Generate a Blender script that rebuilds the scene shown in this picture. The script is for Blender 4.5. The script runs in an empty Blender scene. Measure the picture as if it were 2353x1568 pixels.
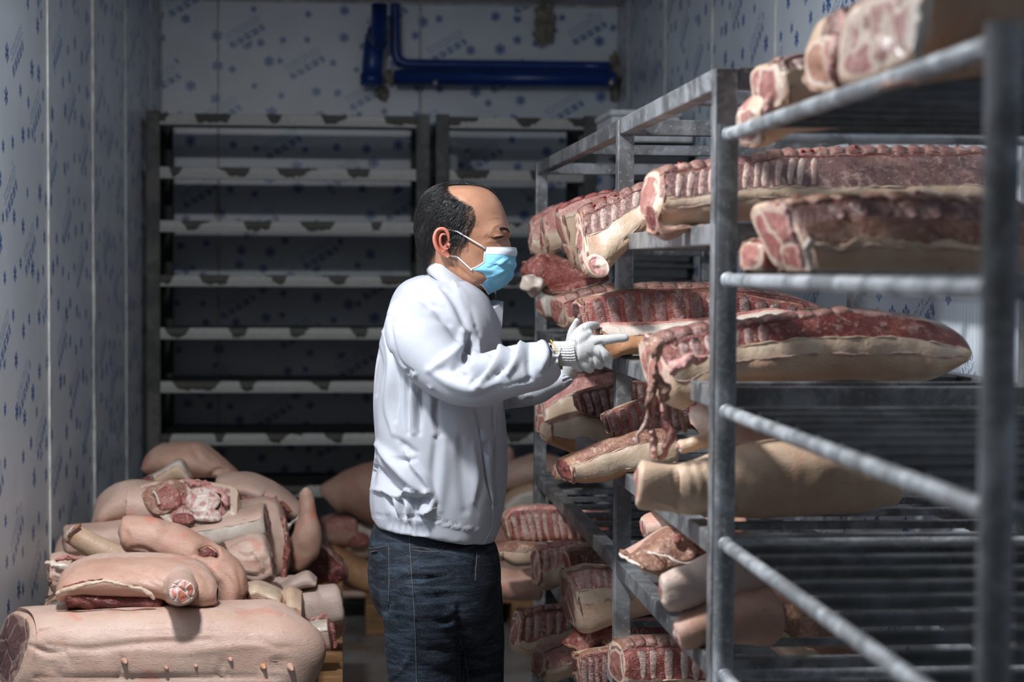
import bpy, math, random
import numpy as np
from mathutils import Vector, Matrix

# ------------------------------------------------------------ camera, light, exposure
FPX = 4140.0; CX, CY = 1176.5, 784.0
CAMZ = 1.48
YAW = math.radians(5.42); PITCH = math.radians(2.33); ROLL = 0.005
col = bpy.context.scene.collection
sc = bpy.context.scene

fwd = np.array([math.sin(YAW)*math.cos(PITCH), math.cos(YAW)*math.cos(PITCH), -math.sin(PITCH)])
rgt = np.array([math.cos(YAW), -math.sin(YAW), 0.0])
upv = np.cross(rgt, fwd)
r2 = rgt*math.cos(ROLL) + upv*math.sin(ROLL)
u2 = -rgt*math.sin(ROLL) + upv*math.cos(ROLL)
rgt, upv = r2, u2
CAM = np.array([0.0, 0.0, CAMZ])
cd = bpy.data.cameras.new('camera'); cam = bpy.data.objects.new('camera', cd); col.objects.link(cam)
cam.matrix_world = Matrix(((rgt[0], upv[0], -fwd[0], CAM[0]), (rgt[1], upv[1], -fwd[1], CAM[1]), (rgt[2], upv[2], -fwd[2], CAM[2]), (0, 0, 0, 1)))
cd.sensor_width = 36.0; cd.lens = FPX*36/2353; cd.clip_start = 0.05; cd.clip_end = 60
cd.dof.use_dof = True; cd.dof.focus_distance = 3.98; cd.dof.aperture_fstop = 3.5
sc.camera = cam

def P(x, y, Y):
    d = fwd + rgt*((x-CX)/FPX) - upv*((y-CY)/FPX)
    return CAM + d*(Y/d[1])
def proj(V):
    D = np.asarray(V) - CAM
    z = D@fwd
    return CX + FPX*(D@rgt)/z, CY - FPX*(D@upv)/z
def ppm(Y): return FPX/Y       # pixels per metre at depth Y

w = bpy.data.worlds.new('world'); sc.world = w; w.use_nodes = True
w.node_tree.nodes['Background'].inputs[0].default_value = (0.60, 0.72, 0.88, 1)
w.node_tree.nodes['Background'].inputs[1].default_value = 0.10
sc.view_settings.view_transform = 'Standard'; sc.view_settings.look = 'None'
sc.view_settings.exposure = 0.0; sc.view_settings.gamma = 1.0
sc.view_settings.use_curve_mapping = False

def spot(name, loc, aim, power, size, blend, rad, color):
    l = bpy.data.lights.new(name, 'SPOT'); l.energy = power; l.spot_size = math.radians(size); l.spot_blend = blend
    l.shadow_soft_size = rad; l.color = color
    o = bpy.data.objects.new(name, l); col.objects.link(o); o.location = loc
    o.rotation_euler = (Vector(aim)-Vector(loc)).to_track_quat('-Z', 'Y').to_euler()
    return o
def area(name, loc, aim, power, sx, sy, color):
    l = bpy.data.lights.new(name, 'AREA'); l.energy = power; l.shape = 'RECTANGLE'; l.size = sx; l.size_y = sy; l.color = color
    o = bpy.data.objects.new(name, l); col.objects.link(o); o.location = loc
    o.rotation_euler = (Vector(aim)-Vector(loc)).to_track_quat('-Z', 'Y').to_euler()
    return o
area('ceiling_lamp_light', (-0.50, 2.98, 2.66), (-0.42, 3.35, 0.0), 70, 0.20, 0.20, (0.97, 0.985, 1.0))
area('rear_fill_light', (0.25, 7.0, 2.70), (0.2, 7.3, 0.0), 1.0, 0.3, 0.3, (0.85, 0.93, 1.0))  # weak unseen area light brightening the back wall, without a lamp body

# ------------------------------------------------------------ node helpers
class G:
    def __init__(s, name):
        s.mat = bpy.data.materials.new(name); s.mat.use_nodes = True
        s.nt = s.mat.node_tree; s.bsdf = s.nt.nodes['Principled BSDF']
    def n(s, t, **kw):
        nd = s.nt.nodes.new(t)
        for k, v in kw.items(): setattr(nd, k, v)
        return nd
    def put(s, sock, v):
        if v is None: return
        if isinstance(v, bpy.types.NodeSocket): s.nt.links.new(v, sock)
        elif isinstance(v, (tuple, list)) and len(v) == 3 and sock.type == 'RGBA': sock.default_value = (*v, 1)
        else: sock.default_value = v
    def m(s, op, a, b=None, c=None, clamp=False):
        nd = s.n('ShaderNodeMath', operation=op, use_clamp=clamp)
        s.put(nd.inputs[0], a); s.put(nd.inputs[1], b)
        if c is not None: s.put(nd.inputs[2], c)
        return nd.outputs[0]
    def mix(s, f, a, b):
        nd = s.n('ShaderNodeMix', data_type='RGBA'); s.put(nd.inputs[0], f); s.put(nd.inputs[6], a); s.put(nd.inputs[7], b)
        return nd.outputs[2]
    def ss(s, v, a, b):
        nd = s.n('ShaderNodeMapRange', interpolation_type='SMOOTHSTEP'); s.put(nd.inputs[0], v)
        nd.inputs[1].default_value = a; nd.inputs[2].default_value = b
        return nd.outputs[0]
    def obj(s, scale=(1, 1, 1)):
        t = s.n('ShaderNodeTexCoord'); mp = s.n('ShaderNodeMapping'); s.nt.links.new(t.outputs['Object'], mp.inputs[0])
        mp.inputs['Scale'].default_value = scale
        # every object samples another place of the pattern
        oi = s.n('ShaderNodeObjectInfo'); mu = s.n('ShaderNodeVectorMath', operation='SCALE')
        cmb = s.n('ShaderNodeCombineXYZ')
        s.nt.links.new(oi.outputs['Random'], cmb.inputs[0]); s.nt.links.new(oi.outputs['Random'], cmb.inputs[2])
        s.nt.links.new(cmb.outputs[0], mu.inputs[0]); mu.inputs['Scale'].default_value = 37.0
        s.nt.links.new(mu.outputs[0], mp.inputs['Location'])
        return mp.outputs[0]
    def world(s):
        return s.n('ShaderNodeNewGeometry').outputs['Position']
    def noise(s, vec, scale, detail=3, rough=.55, dist=0):
        nd = s.n('ShaderNodeTexNoise'); s.put(nd.inputs['Vector'], vec); nd.inputs['Scale'].default_value = scale
        nd.inputs['Detail'].default_value = detail; nd.inputs['Roughness'].default_value = rough; nd.inputs['Distortion'].default_value = dist
        return nd.outputs[0]
    def vor(s, vec, scale, feature='F1', rnd=1.0, dim='3D'):
        nd = s.n('ShaderNodeTexVoronoi', feature=feature, voronoi_dimensions=dim); s.put(nd.inputs['Vector'], vec)
        nd.inputs['Scale'].default_value = scale; nd.inputs['Randomness'].default_value = rnd
        return nd
    def sep(s, v):
        nd = s.n('ShaderNodeSeparateXYZ'); s.put(nd.inputs[0], v); return nd.outputs
    def comb(s, x, y, z=0.0):
        nd = s.n('ShaderNodeCombineXYZ'); s.put(nd.inputs[0], x); s.put(nd.inputs[1], y); s.put(nd.inputs[2], z); return nd.outputs[0]
    def attr(s, name):
        nd = s.n('ShaderNodeAttribute'); nd.attribute_name = name; return nd
    def bump(s, h, strength=.3, dist=.01, normal=None):
        nd = s.n('ShaderNodeBump'); s.put(nd.inputs['Height'], h); nd.inputs['Strength'].default_value = strength
        nd.inputs['Distance'].default_value = dist
        if normal is not None: s.put(nd.inputs['Normal'], normal)
        return nd.outputs[0]
    def out(s, color=None, rough=None, metal=None, normal=None, spec=None, sss=None, coat=None, emit=None):
        b = s.bsdf
        s.put(b.inputs['Base Color'], color); s.put(b.inputs['Roughness'], rough); s.put(b.inputs['Metallic'], metal)
        if normal is not None: s.put(b.inputs['Normal'], normal)
        s.put(b.inputs['Specular IOR Level'], spec)
        if sss:
            b.inputs['Subsurface Weight'].default_value = sss; b.inputs['Subsurface Radius'].default_value = (1, .35, .2); b.inputs['Subsurface Scale'].default_value = .006
        if coat: b.inputs['Coat Weight'].default_value = coat; b.inputs['Coat Roughness'].default_value = .18
        return s.mat

M = {}
def mk_simple(name, color, rough=.5, metal=0.0, spec=None, var=.15, sc_=30, bump=0.0):
    g = G(name); o = g.obj(); nz = g.noise(o, sc_, 4)
    dark = tuple(c*(1-var) for c in color); lite = tuple(min(1, c*(1+var)) for c in color)
    c = g.mix(g.ss(nz, .3, .7), dark, lite)
    M[name] = g.out(c, rough, metal, g.bump(nz, bump, .004) if bump else None, spec)
mk_simple('hose', (.05, .05, .055), .5)
mk_simple('white_foam', (.75, .78, .80), .7)
mk_simple('tray_plastic', (.055, .06, .065), .45)
mk_simple('sealant', (.62, .62, .58), .5, var=.25, sc_=18, bump=.5)
mk_simple('foam_blob', (.32, .29, .24), .8, var=.3, sc_=20, bump=.8)
mk_simple('rubber', (.02, .02, .02), .6)
mk_simple('shoe', (.03, .03, .035), .45)
mk_simple('lamp_shell', (.6, .6, .6), .4)

def mk_steel(name, base, dirt, rough=.42, metal=.85, sc_=1.0):
    g = G(name); o = g.obj()
    a = g.noise(o, 9*sc_, 5, .65, .6); b = g.noise(o, 90*sc_, 3); c = g.noise(o, 2.6*sc_, 3)
    f = g.ss(g.m('ADD', g.m('MULTIPLY', a, .7), g.m('MULTIPLY', c, .3)), .42, .62)
    cc = g.mix(f, dirt, base)
    cc = g.mix(g.m('MULTIPLY', g.ss(b, .55, .75), .5), cc, tuple(min(1, x*1.5) for x in base))
    r = g.m('ADD', g.m('MULTIPLY', a, .25), rough-.1)
    M[name] = g.out(cc, r, metal, g.bump(b, .25, .001))
mk_steel('galv_square', (.34, .35, .36), (.13, .13, .135), .42, .5)
mk_steel('galv_tube', (.47, .49, .51), (.19, .20, .21), .42, .4, 1.6)
mk_steel('rod_steel_shaded', (.12, .127, .13), (.05, .053, .055), .40, .35, 1.6)  # tube steel darkened for the shelf rods: shade under the loads put into the colour
mk_steel('dark_steel', (.075, .077, .075), (.03, .031, .032), .55, .3)
mk_steel('post_steel', (.16, .155, .145), (.07, .07, .068), .6, .1)

def mk_lip():
    g = G('worn_white_paint'); p = g.world(); x, y, z = g.sep(p)
    uv = g.attr('uvw'); u, v, _ = g.sep(uv.outputs['Vector'])
    nz = g.noise(g.comb(g.m('MULTIPLY', x, 1.0), g.m('MULTIPLY', z, .25)), 7.0, 1.0, .4)
    wv = g.m('SINE', g.m('ADD', g.m('MULTIPLY', x, 28.0), g.m('MULTIPLY', z, 60.0)))
    fine = g.noise(p, 45, 4)
    row = g.m('FLOOR', g.m('MULTIPLY', z, 4.3))
    ph = g.m('ADD', g.m('ADD', g.m('MULTIPLY', x, 24.0), g.m('MULTIPLY', row, 2.1)), g.m('MULTIPLY', nz, 7.0))
    tri = g.m('ABSOLUTE', g.m('SUBTRACT', g.m('FRACT', g.m('DIVIDE', ph, 6.283)), .5))   # 0 .. .5
    # paint keeps along the foot of the lip and stands up in long patches
    keep = g.m('LESS_THAN', v, g.m('ADD', g.m('ADD', .22, g.m('MULTIPLY', g.ss(tri, .08, .26), .85)), g.m('MULTIPLY', g.m('SUBTRACT', fine, .5), .7)))
    c = g.mix(fine, (.38, .37, .35), (.60, .60, .57))
    c = g.mix(keep, (.055, .05, .045), c)
    M['worn_white_paint'] = g.out(c, .55, 0, g.bump(fine, .2, .002))
mk_lip()

def mk_wall(name, axis, sg=1):
    g = G(name); p = g.world(); x, y, z = g.sep(p)
    u = y if axis == 'y' else x
    # sparse snowflakes
    def flakes(scale, rnd, seed, rmin, rmax, keep):
        vec = g.comb(g.m('ADD', u, seed), g.m('ADD', z, seed*.37))
        vo = g.vor(vec, scale, 'F1', rnd, '2D')
        px, py, _ = g.sep(vo.outputs['Position'])
        dx = g.m('SUBTRACT', g.m('ADD', u, seed), px); dy = g.m('SUBTRACT', g.m('ADD', z, seed*.37), py)
        cr, cg, cb = g.sep(vo.outputs['Color'])
        R = g.m('ADD', g.m('MULTIPLY', cr, rmax-rmin), rmin)
        r = g.m('SQRT', g.m('ADD', g.m('MULTIPLY', dx, dx), g.m('MULTIPLY', dy, dy)))
        th = g.m('ARCTAN2', dx, dy)
        fold = g.m('ABSOLUTE', g.m('SUBTRACT', g.m('MODULO', g.m('ADD', th, math.pi*4+math.pi/6), math.pi/3), math.pi/6))
        perp = g.m('MULTIPLY', r, g.m('SINE', fold)); along = g.m('MULTIPLY', r, g.m('COSINE', fold))
        arm = g.m('LESS_THAN', perp, g.m('MULTIPLY', R, .17))
        # side twigs slanting out from each arm
        t1 = g.m('LESS_THAN', g.m('ABSOLUTE', g.m('SUBTRACT', g.m('SUBTRACT', along, g.m('MULTIPLY', perp, .7)), g.m('MULTIPLY', R, .52))), g.m('MULTIPLY', R, .09))
        t1 = g.m('MULTIPLY', t1, g.m('LESS_THAN', perp, g.m('MULTIPLY', R, .34)))
        core = g.m('LESS_THAN', r, g.m('MULTIPLY', R, .36))
        s_ = g.m('MAXIMUM', g.m('MAXIMUM', arm, t1), core)
        s_ = g.m('MULTIPLY', s_, g.m('LESS_THAN', r, R))
        return g.m('MULTIPLY', s_, g.m('LESS_THAN', cg, keep))
    big = flakes(8.2, .75, 3.1, .016, .030, .88)
    # slanting groups of small printed marks
    ca, sa = math.cos(math.radians(31)), math.sin(math.radians(31))
    a = g.m('ADD', g.m('MULTIPLY', u, ca*sg), g.m('MULTIPLY', z, sa))
    b = g.m('ADD', g.m('MULTIPLY', u, -sa*sg), g.m('MULTIPLY', z, ca))
    TB, TA = .27, .46
    bi = g.m('FLOOR', g.m('DIVIDE', g.m('ADD', b, 20.0), TB))
    bf = g.m('SUBTRACT', g.m('ADD', b, 20.0), g.m('MULTIPLY', bi, TB))
    ash = g.m('ADD', g.m('ADD', a, 20.0), g.m('MULTIPLY', bi, .17))
    ai = g.m('FLOOR', g.m('DIVIDE', ash, TA)); af = g.m('SUBTRACT', ash, g.m('MULTIPLY', ai, TA))
    inA = g.m('LESS_THAN', af, .185)
    def row(b0, h, wch, gap, ns, th):
        inB = g.m('MULTIPLY', g.m('GREATER_THAN', bf, b0), g.m('LESS_THAN', bf, b0+h))
        cf = g.m('MODULO', af, wch); inC = g.m('LESS_THAN', cf, wch-gap)
        nz = g.noise(g.comb(af, bf), ns, 1.0, .5)
        return g.m('MULTIPLY', g.m('MULTIPLY', inB, inC), g.m('GREATER_THAN', nz, th))
    rows = g.m('MAXIMUM', row(.010, .034, .040, .008, 95, .38), row(.056, .011, .013, .004, 190, .47))
    rows = g.m('MAXIMUM', rows, row(.073, .016, .018, .006, 150, .5))
    rows = g.m('MULTIPLY', rows, inA)
    inG = g.m('MULTIPLY', g.m('LESS_THAN', bf, .10), g.m('LESS_THAN', af, .20))
    ink = g.m('MAXIMUM', g.m('MULTIPLY', big, g.m('SUBTRACT', 1.0, inG)), g.m('MULTIPLY', rows, .8))
    blot = g.noise(p, 3.0, 3)
    base = g.mix(g.ss(blot, .3, .7), (.68, .74, .80), (.78, .84, .90))
    # old smears and scuffs
    sm = g.noise(g.comb(g.m('MULTIPLY', u, 2.0), z), 6.0, 5, .7, 1.0)
    base = g.mix(g.m('MULTIPLY', g.ss(sm, .66, .74), .35), base, (.84, .85, .86))
    c = g.mix(g.m('MULTIPLY', ink, .93), base, (.012, .10, .37))
    rib = g.m('SINE', g.m('MULTIPLY', u, 2*math.pi/.021))
    rib = g.m('POWER', g.m('ADD', g.m('MULTIPLY', rib, .5), .5), 3.0)
    M[name] = g.out(c, .33, 0, g.bump(rib, .28, .0015), .5)
mk_wall('printed_panel_side', 'y'); mk_wall('printed_panel_right', 'y', -1); mk_wall('printed_panel_back', 'x')

def mk_floor():
    g = G('wet_concrete'); p = g.world()
    a = g.noise(p, 1.6, 5, .6, .4); b = g.noise(p, 14, 4); d = g.noise(p, 3.5, 2)
    c = g.mix(g.ss(a, .35, .65), (.13, .115, .10), (.27, .27, .265))
    c = g.mix(g.m('MULTIPLY', g.ss(d, .56, .7), .6), c, (.22, .12, .055))
    M['wet_concrete'] = g.out(c, g.m('ADD', g.m('MULTIPLY', b, .35), .15), 0, g.bump(b, .3, .004))
mk_floor()
g = G('ceiling_paint'); M['ceiling_paint'] = g.out(g.mix(g.noise(g.world(), 2, 3), (.44, .43, .44), (.55, .54, .55)), .5)
g = G('blue_pipe'); nz = g.noise(g.obj(), 12, 4); M['blue_pipe'] = g.out(g.mix(nz, (.008, .03, .17), (.02, .075, .34)), .32)
def mk_wood():
    g = G('pallet_wood'); o = g.obj(); x, y, z = g.sep(o)
    gr = g.noise(g.comb(g.m('MULTIPLY', x, 1.2), g.m('MULTIPLY', y, 1.2), g.m('MULTIPLY', z, 14.0)), 6, 5, .6, .8)
    st = g.noise(o, 5, 3)
    c = g.mix(g.ss(gr, .35, .65), (.20, .10, .04), (.33, .18, .075))
    c = g.mix(g.m('MULTIPLY', g.ss(st, .5, .7), .7), c, (.09, .045, .025))
    M['pallet_wood'] = g.out(c, .7, 0, g.bump(gr, .4, .003))
mk_wood()

# ------------------------------------------------------------ tissue materials
def mk_rind(name, c1, c2, red=.25, wr=1.0):
    g = G(name); o = g.obj()
    a = g.noise(o, 7, 4, .6); b = g.noise(o, 26, 4, .6, .4); wrk = g.noise(g.obj((1, 1, 2.6)), 55, 4, .62, 1.4)
    c = g.mix(g.ss(a, .3, .7), c1, c2)
    bl = g.noise(o, 11, 3, .6, .8)
    c = g.mix(g.m('MULTIPLY', g.ss(bl, .56, .72), red), c, (.60, .19, .13))
    # thin scratches and nicks
    sc_ = g.noise(g.obj((1, 1, 7)), 16, 3, .5, 2.5)
    c = g.mix(g.m('MULTIPLY', g.ss(sc_, .66, .72), .6), c, (.34, .09, .055))
    fr_ = g.noise(o, 75, 3, .6, .5); c = g.mix(g.m('MULTIPLY', g.ss(fr_, .60, .72), .30), c, (.42, .16, .11))
    pores = g.vor(o, 260, 'F1').outputs['Distance']
    h = g.m('ADD', g.m('MULTIPLY', wrk, wr), g.m('MULTIPLY', pores, .18))
    n = g.bump(h, .32, .006)
    M[name] = g.out(c, g.m('ADD', g.m('MULTIPLY', b, .22), .34), 0, n, .42, sss=.12)
mk_rind('rind_pink', (.50, .325, .255), (.59, .425, .35), .45)
mk_rind('rind_rosy', (.46, .255, .185), (.54, .345, .27), .75)
mk_rind('rind_tan', (.47, .31, .205), (.56, .41, .295), .25, .7)
mk_rind('rind_orange', (.48, .23, .115), (.56, .31, .165), .2, .5)
mk_rind('rind_pale', (.52, .39, .33), (.60, .48, .415), .15, 1.2)
def mk_fat():
    g = G('fat'); o = g.obj(); a = g.noise(o, 22, 4); b = g.noise(o, 70, 3, .6, .8)
    c = g.mix(g.ss(a, .3, .7), (.50, .35, .24), (.62, .49, .37))
    c = g.mix(g.m('MULTIPLY', g.ss(g.noise(o, 30, 3), .6, .75), .35), c, (.62, .25, .17))
    M['fat'] = g.out(c, .38, 0, g.bump(b, .35, .005), .5, sss=.1)
    g = G('white_fat'); o = g.obj(); b = g.noise(o, 60, 3, .6, .8)
    c = g.mix(g.ss(g.noise(o, 18, 4), .3, .7), (.55, .455, .38), (.66, .58, .51))
    M['white_fat'] = g.out(c, .35, 0, g.bump(b, .4, .005), .5, sss=.1)
mk_fat()
g = G('marbled_fat'); o = g.obj(); b = g.noise(o, 34, 4, .6, 1.6); c_ = g.mix(g.ss(b, .42, .62), (.66, .57, .50), (.45, .20, .17)); M['marbled_fat'] = g.out(c_, .35, 0, g.bump(b, .6, .006), .5, sss=.1)
def mk_flesh(name, d, m_, l, streak=.5):
    g = G(name); o = g.obj()
    a = g.noise(o, 16, 5, .62, .8); s_ = g.noise(g.obj((1, 1, 3)), 42, 4, .6, 1.4); v = g.noise(o, 28, 4, .6, 1.8)
    c = g.mix(g.ss(a, .3, .5), d, m_); c = g.mix(g.ss(a, .5, .68), c, l)
    c = g.mix(g.m('MULTIPLY', g.ss(v, .56, .68), streak), c, (.74, .55, .47))
    c = g.mix(g.m('MULTIPLY', g.ss(s_, .62, .72), .5), c, tuple(x*.5 for x in d))
    fi = g.noise(o, 130, 4, .65, .5); c = g.mix(g.m('MULTIPLY', g.ss(fi, .5, .68), .55), c, tuple(x*.45 for x in d)); f2 = g.noise(g.obj((1.3, 1, 1)), 75, 4, .65, 1.0); c = g.mix(g.m('MULTIPLY', g.ss(f2, .58, .7), .45), c, (.62, .46, .37))
    M[name] = g.out(c, g.m('ADD', g.m('MULTIPLY', s_, .3), .22), 0, g.bump(g.m('ADD', g.m('ADD', s_, a), f2), .6, .006), .5, sss=.05)
mk_flesh('flesh_red', (.17, .028, .024), (.30, .085, .070), (.44, .21, .17))
mk_flesh('flesh_pink', (.36, .11, .10), (.53, .24, .21), (.68, .42, .36), .7)
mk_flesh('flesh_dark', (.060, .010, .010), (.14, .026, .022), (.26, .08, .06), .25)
mk_flesh('flesh_brown', (.17, .075, .05), (.31, .15, .10), (.46, .27, .19), .5)
mk_flesh('bone_cut', (.17, .055, .05), (.27, .135, .11), (.42, .25, .20), .3)
mk_flesh('vertebra_row', (.10, .045, .045), (.19, .10, .09), (.34, .19, .16), .35)
mk_flesh('bone_red', (.28, .06, .055), (.42, .11, .10), (.52, .25, .21), .3)
mk_flesh('rib_bone', (.32, .17, .145), (.46, .31, .265), (.58, .45, .39), .4)
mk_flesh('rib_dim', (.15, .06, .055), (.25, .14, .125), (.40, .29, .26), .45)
g = G('blood_drop'); M['blood_drop'] = g.out((.20, .010, .012), .12)
def mk_cut(name, dark, mid, fatcol, seam=.028, sc_=9):
    g = G(name); o = g.obj(); uv = g.attr('uvw'); r, th, _ = g.sep(uv.outputs['Vector'])
    wob = g.noise(o, 14, 3, .5)
    rr = g.m('ADD', r, g.m('MULTIPLY', g.m('SUBTRACT', wob, .5), .75))
    dist = g.n('ShaderNodeVectorMath', operation='ADD'); cn = g.n('ShaderNodeTexNoise'); g.put(cn.inputs['Vector'], o); cn.inputs['Scale'].default_value = 9
    sca = g.n('ShaderNodeVectorMath', operation='SCALE'); g.nt.links.new(cn.outputs['Color'], sca.inputs[0]); sca.inputs['Scale'].default_value = .06
    g.nt.links.new(o, dist.inputs[0]); g.nt.links.new(sca.outputs[0], dist.inputs[1])
    ed = g.vor(dist.outputs[0], sc_, 'DISTANCE_TO_EDGE').outputs['Distance']; cell = g.sep(g.vor(dist.outputs[0], sc_, 'F1').outputs['Color'])[0]
    fib = g.noise(o, 60, 4, .6, .6)
    c = g.mix(cell, dark, mid); c = g.mix(g.m('MULTIPLY', fib, .6), c, tuple(min(1, x*1.5+.04) for x in mid))
    c = g.mix(g.m('SUBTRACT', 1.0, g.ss(ed, seam*.4, seam*1.7)), c, fatcol)
    marb = g.noise(o, 33, 4, .6, 1.6); c = g.mix(g.m('MULTIPLY', g.ss(marb, .57, .66), .6), c, fatcol)
    c = g.mix(g.ss(rr, .80, .86), c, fatcol)
    c = g.mix(g.ss(r, .955, .975), c, (.66, .42, .30))
    M[name] = g.out(c, g.m('ADD', g.m('MULTIPLY', fib, .3), .22), 0, g.bump(g.m('ADD', g.m('MULTIPLY', g.ss(ed, 0, .08), .8), fib), .5, .006), .5, sss=.06)
mk_cut('cut_red', (.20, .035, .028), (.32, .125, .10), (.50, .37, .29))
mk_cut('cut_brown', (.20, .07, .045), (.38, .20, .135), (.60, .47, .39), .022, 12)
mk_cut('cut_ham', (.20, .055, .045), (.31, .145, .12), (.54, .42, .34), .035, 11)
mk_cut('cut_dark', (.035, .010, .009), (.10, .035, .03), (.30, .19, .155))
mk_cut('cut_bone', (.16, .03, .03), (.48, .16, .10), (.62, .50, .46), .05, 34)

# ------------------------------------------------------------ mesh helpers
rs = np.random.RandomState(5)
_perm = rs.rand(64, 64, 64).astype(np.float64)
def vnoise(p, f, seed=0):
    q = np.asarray(p)*f + seed*7.31
    i = np.floor(q).astype(int); t = q - i; t = t*t*(3-2*t)
    i &= 63; j = (i+1) & 63
    def h(a, b, c): return _perm[a, b, c]
    x0, y0, z0 = i[..., 0], i[..., 1], i[..., 2]; x1, y1, z1 = j[..., 0], j[..., 1], j[..., 2]
    tx, ty, tz = t[..., 0], t[..., 1], t[..., 2]
    L = lambda a, b, t_: a + (b-a)*t_
    return (L(L(L(h(x0, y0, z0), h(x1, y0, z0), tx), L(h(x0, y1, z0), h(x1, y1, z0), tx), ty),
              L(L(h(x0, y0, z1), h(x1, y0, z1), tx), L(h(x0, y1, z1), h(x1, y1, z1), tx), ty), tz)-.5)*2

def new_mesh(name, V, F, mat, smooth=True, uvw=None):
    me = bpy.data.meshes.new(name); me.from_pydata([tuple(v) for v in V], [], [tuple(int(i) for i in f) for f in F]); me.update()
    if smooth: me.polygons.foreach_set('use_smooth', [True]*len(me.polygons))
    if mat is not None: me.materials.append(M[mat] if isinstance(mat, str) else mat)
    if uvw is not None:
        at = me.attributes.new('uvw', 'FLOAT_VECTOR', 'POINT'); at.data.foreach_set('vector', np.asarray(uvw, dtype=np.float32).ravel())
    return me
def tag(o, label=None, cat=None, group=None, kind=None):
    if label: o['label'] = label
    if cat: o['category'] = cat
    if group: o['group'] = group
    if kind: o['kind'] = kind
    return o
def link(name, me, parent=None, loc=None):
    o = bpy.data.objects.new(name, me); col.objects.link(o)
    if loc is not None: o.location = loc
    if parent is not None: o.parent = parent
    return o
def empty(name, loc, label=None, cat=None, group=None, kind=None):
    o = bpy.data.objects.new(name, None); col.objects.link(o); o.location = tuple(loc); o.empty_display_size = .05
    return tag(o, label, cat, group, kind)
def origin(o):
    """world position of a parent chain that only translates"""
    L = np.zeros(3)
    while o is not None:
        L = L + np.array(o.location); o = o.parent
    return L
def obj(name, V, F, mat, parent=None, smooth=True, uvw=None):
    V = np.asarray(V, dtype=float)
    if parent is not None:
        off = origin(parent); return link(name, new_mesh(name, V-off, F, mat, smooth, uvw), parent)
    c = (V.min(0)+V.max(0))/2; c[2] = V[:, 2].min()
    return link(name, new_mesh(name, V-c, F, mat, smooth, uvw), None, tuple(c))

def boxVF(c, s, bev=0.0):
    c = np.asarray(c, float); s = np.asarray(s, float)/2
    if bev <= 0:
        V = [c+s*np.array([i, j, k]) for i in (-1, 1) for j in (-1, 1) for k in (-1, 1)]
        return np.array(V), [(0, 1, 3, 2), (4, 6, 7, 5), (0, 4, 5, 1), (2, 3, 7, 6), (0, 2, 6, 4), (1, 5, 7, 3)]
    import bmesh
    bm = bmesh.new(); bmesh.ops.create_cube(bm, size=2)
    for v in bm.verts: v.co = Vector((v.co.x*s[0], v.co.y*s[1], v.co.z*s[2]))
    bmesh.ops.bevel(bm, geom=bm.edges[:], offset=bev, segments=2, profile=.6, affect='EDGES')
    bm.verts.ensure_lookup_table()
    V = np.array([list(v.co) for v in bm.verts])+c; F = [[v.index for v in f.verts] for f in bm.faces]; bm.free()
    return V, F
def box(name, c, s, mat, parent=None, bev=0.0):
    V, F = boxVF(c, s, bev); return obj(name, V, F, mat, parent, smooth=False)
def joinVF(lst):
    V = []; F = []; n = 0
    for v, f in lst:
        V.append(np.asarray(v, float)); F += [[i+n for i in q] for q in f]; n += len(v)
    return np.vstack(V), F
def gridF(nr, nc, closed=True):
    F = []
    for i in range(nr-1):
        for j in range(nc if closed else nc-1):
            k = (j+1) % nc
            F.append((i*nc+j, i*nc+k, (i+1)*nc+k, (i+1)*nc+j))
    return F
def tubeVF(pts, r, n=12, cap=True, ref=(0, 1, 0), ry=None):
    pts = np.asarray(pts, float); m = len(pts); r = np.broadcast_to(r, (m,)) if np.ndim(r) else np.full(m, r)
    ry = r if ry is None else (np.broadcast_to(ry, (m,)) if np.ndim(ry) else np.full(m, ry))
    d = np.gradient(pts, axis=0); d /= np.linalg.norm(d, axis=1)[:, None]+1e-12
    ref = np.asarray(ref, float)
    if abs(np.dot(d.mean(0)/np.linalg.norm(d.mean(0)+1e-9), ref)) > .85: ref = np.array([0, 0, 1.0]) if abs(ref[2]) < .5 else np.array([1.0, 0, 0])
    s1 = np.cross(d, ref); s1 /= np.linalg.norm(s1, axis=1)[:, None]+1e-12; s2 = np.cross(s1, d)
    a = np.linspace(0, 2*np.pi, n, endpoint=False)
    V = pts[:, None]+s1[:, None]*(np.cos(a)[None, :, None]*r[:, None, None])+s2[:, None]*(np.sin(a)[None, :, None]*ry[:, None, None])
    F = gridF(m, n)
    V = V.reshape(-1, 3)
    if cap: F = F+[list(range(n))[::1], list(range((m-1)*n, m*n))[::-1]]
    return V, F
def tube(name, pts, r, mat, parent=None, n=12, **k):
    V, F = tubeVF(pts, r, n, **k); return obj(name, V, F, mat, parent)
def cr(pts, n):
    """Catmull-Rom through control rows, resampled to n by chord length"""
    p = np.asarray(pts, float)
    if len(p) == 2: t = np.linspace(0, 1, n)[:, None]; return p[0]*(1-t)+p[1]*t
    q = np.vstack([2*p[0]-p[1], p, 2*p[-1]-p[-2]])
    out = []
    for i in range(len(p)-1):
        a, b, c, d = q[i:i+4]
        t = np.linspace(0, 1, 24, endpoint=False)[:, None]
        out.append(.5*((2*b)+(-a+c)*t+(2*a-5*b+4*c-d)*t*t+(-a+3*b-3*c+d)*t**3))
    out = np.vstack(out+[p[-1:]])
    L = np.r_[0, np.cumsum(np.linalg.norm(np.diff(out[:, :2], axis=0), axis=1)+1e-9)]
    s = np.linspace(0, L[-1], n)
    return np.stack([np.interp(s, L, out[:, k]) for k in range(p.shape[1])], 1)
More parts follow.
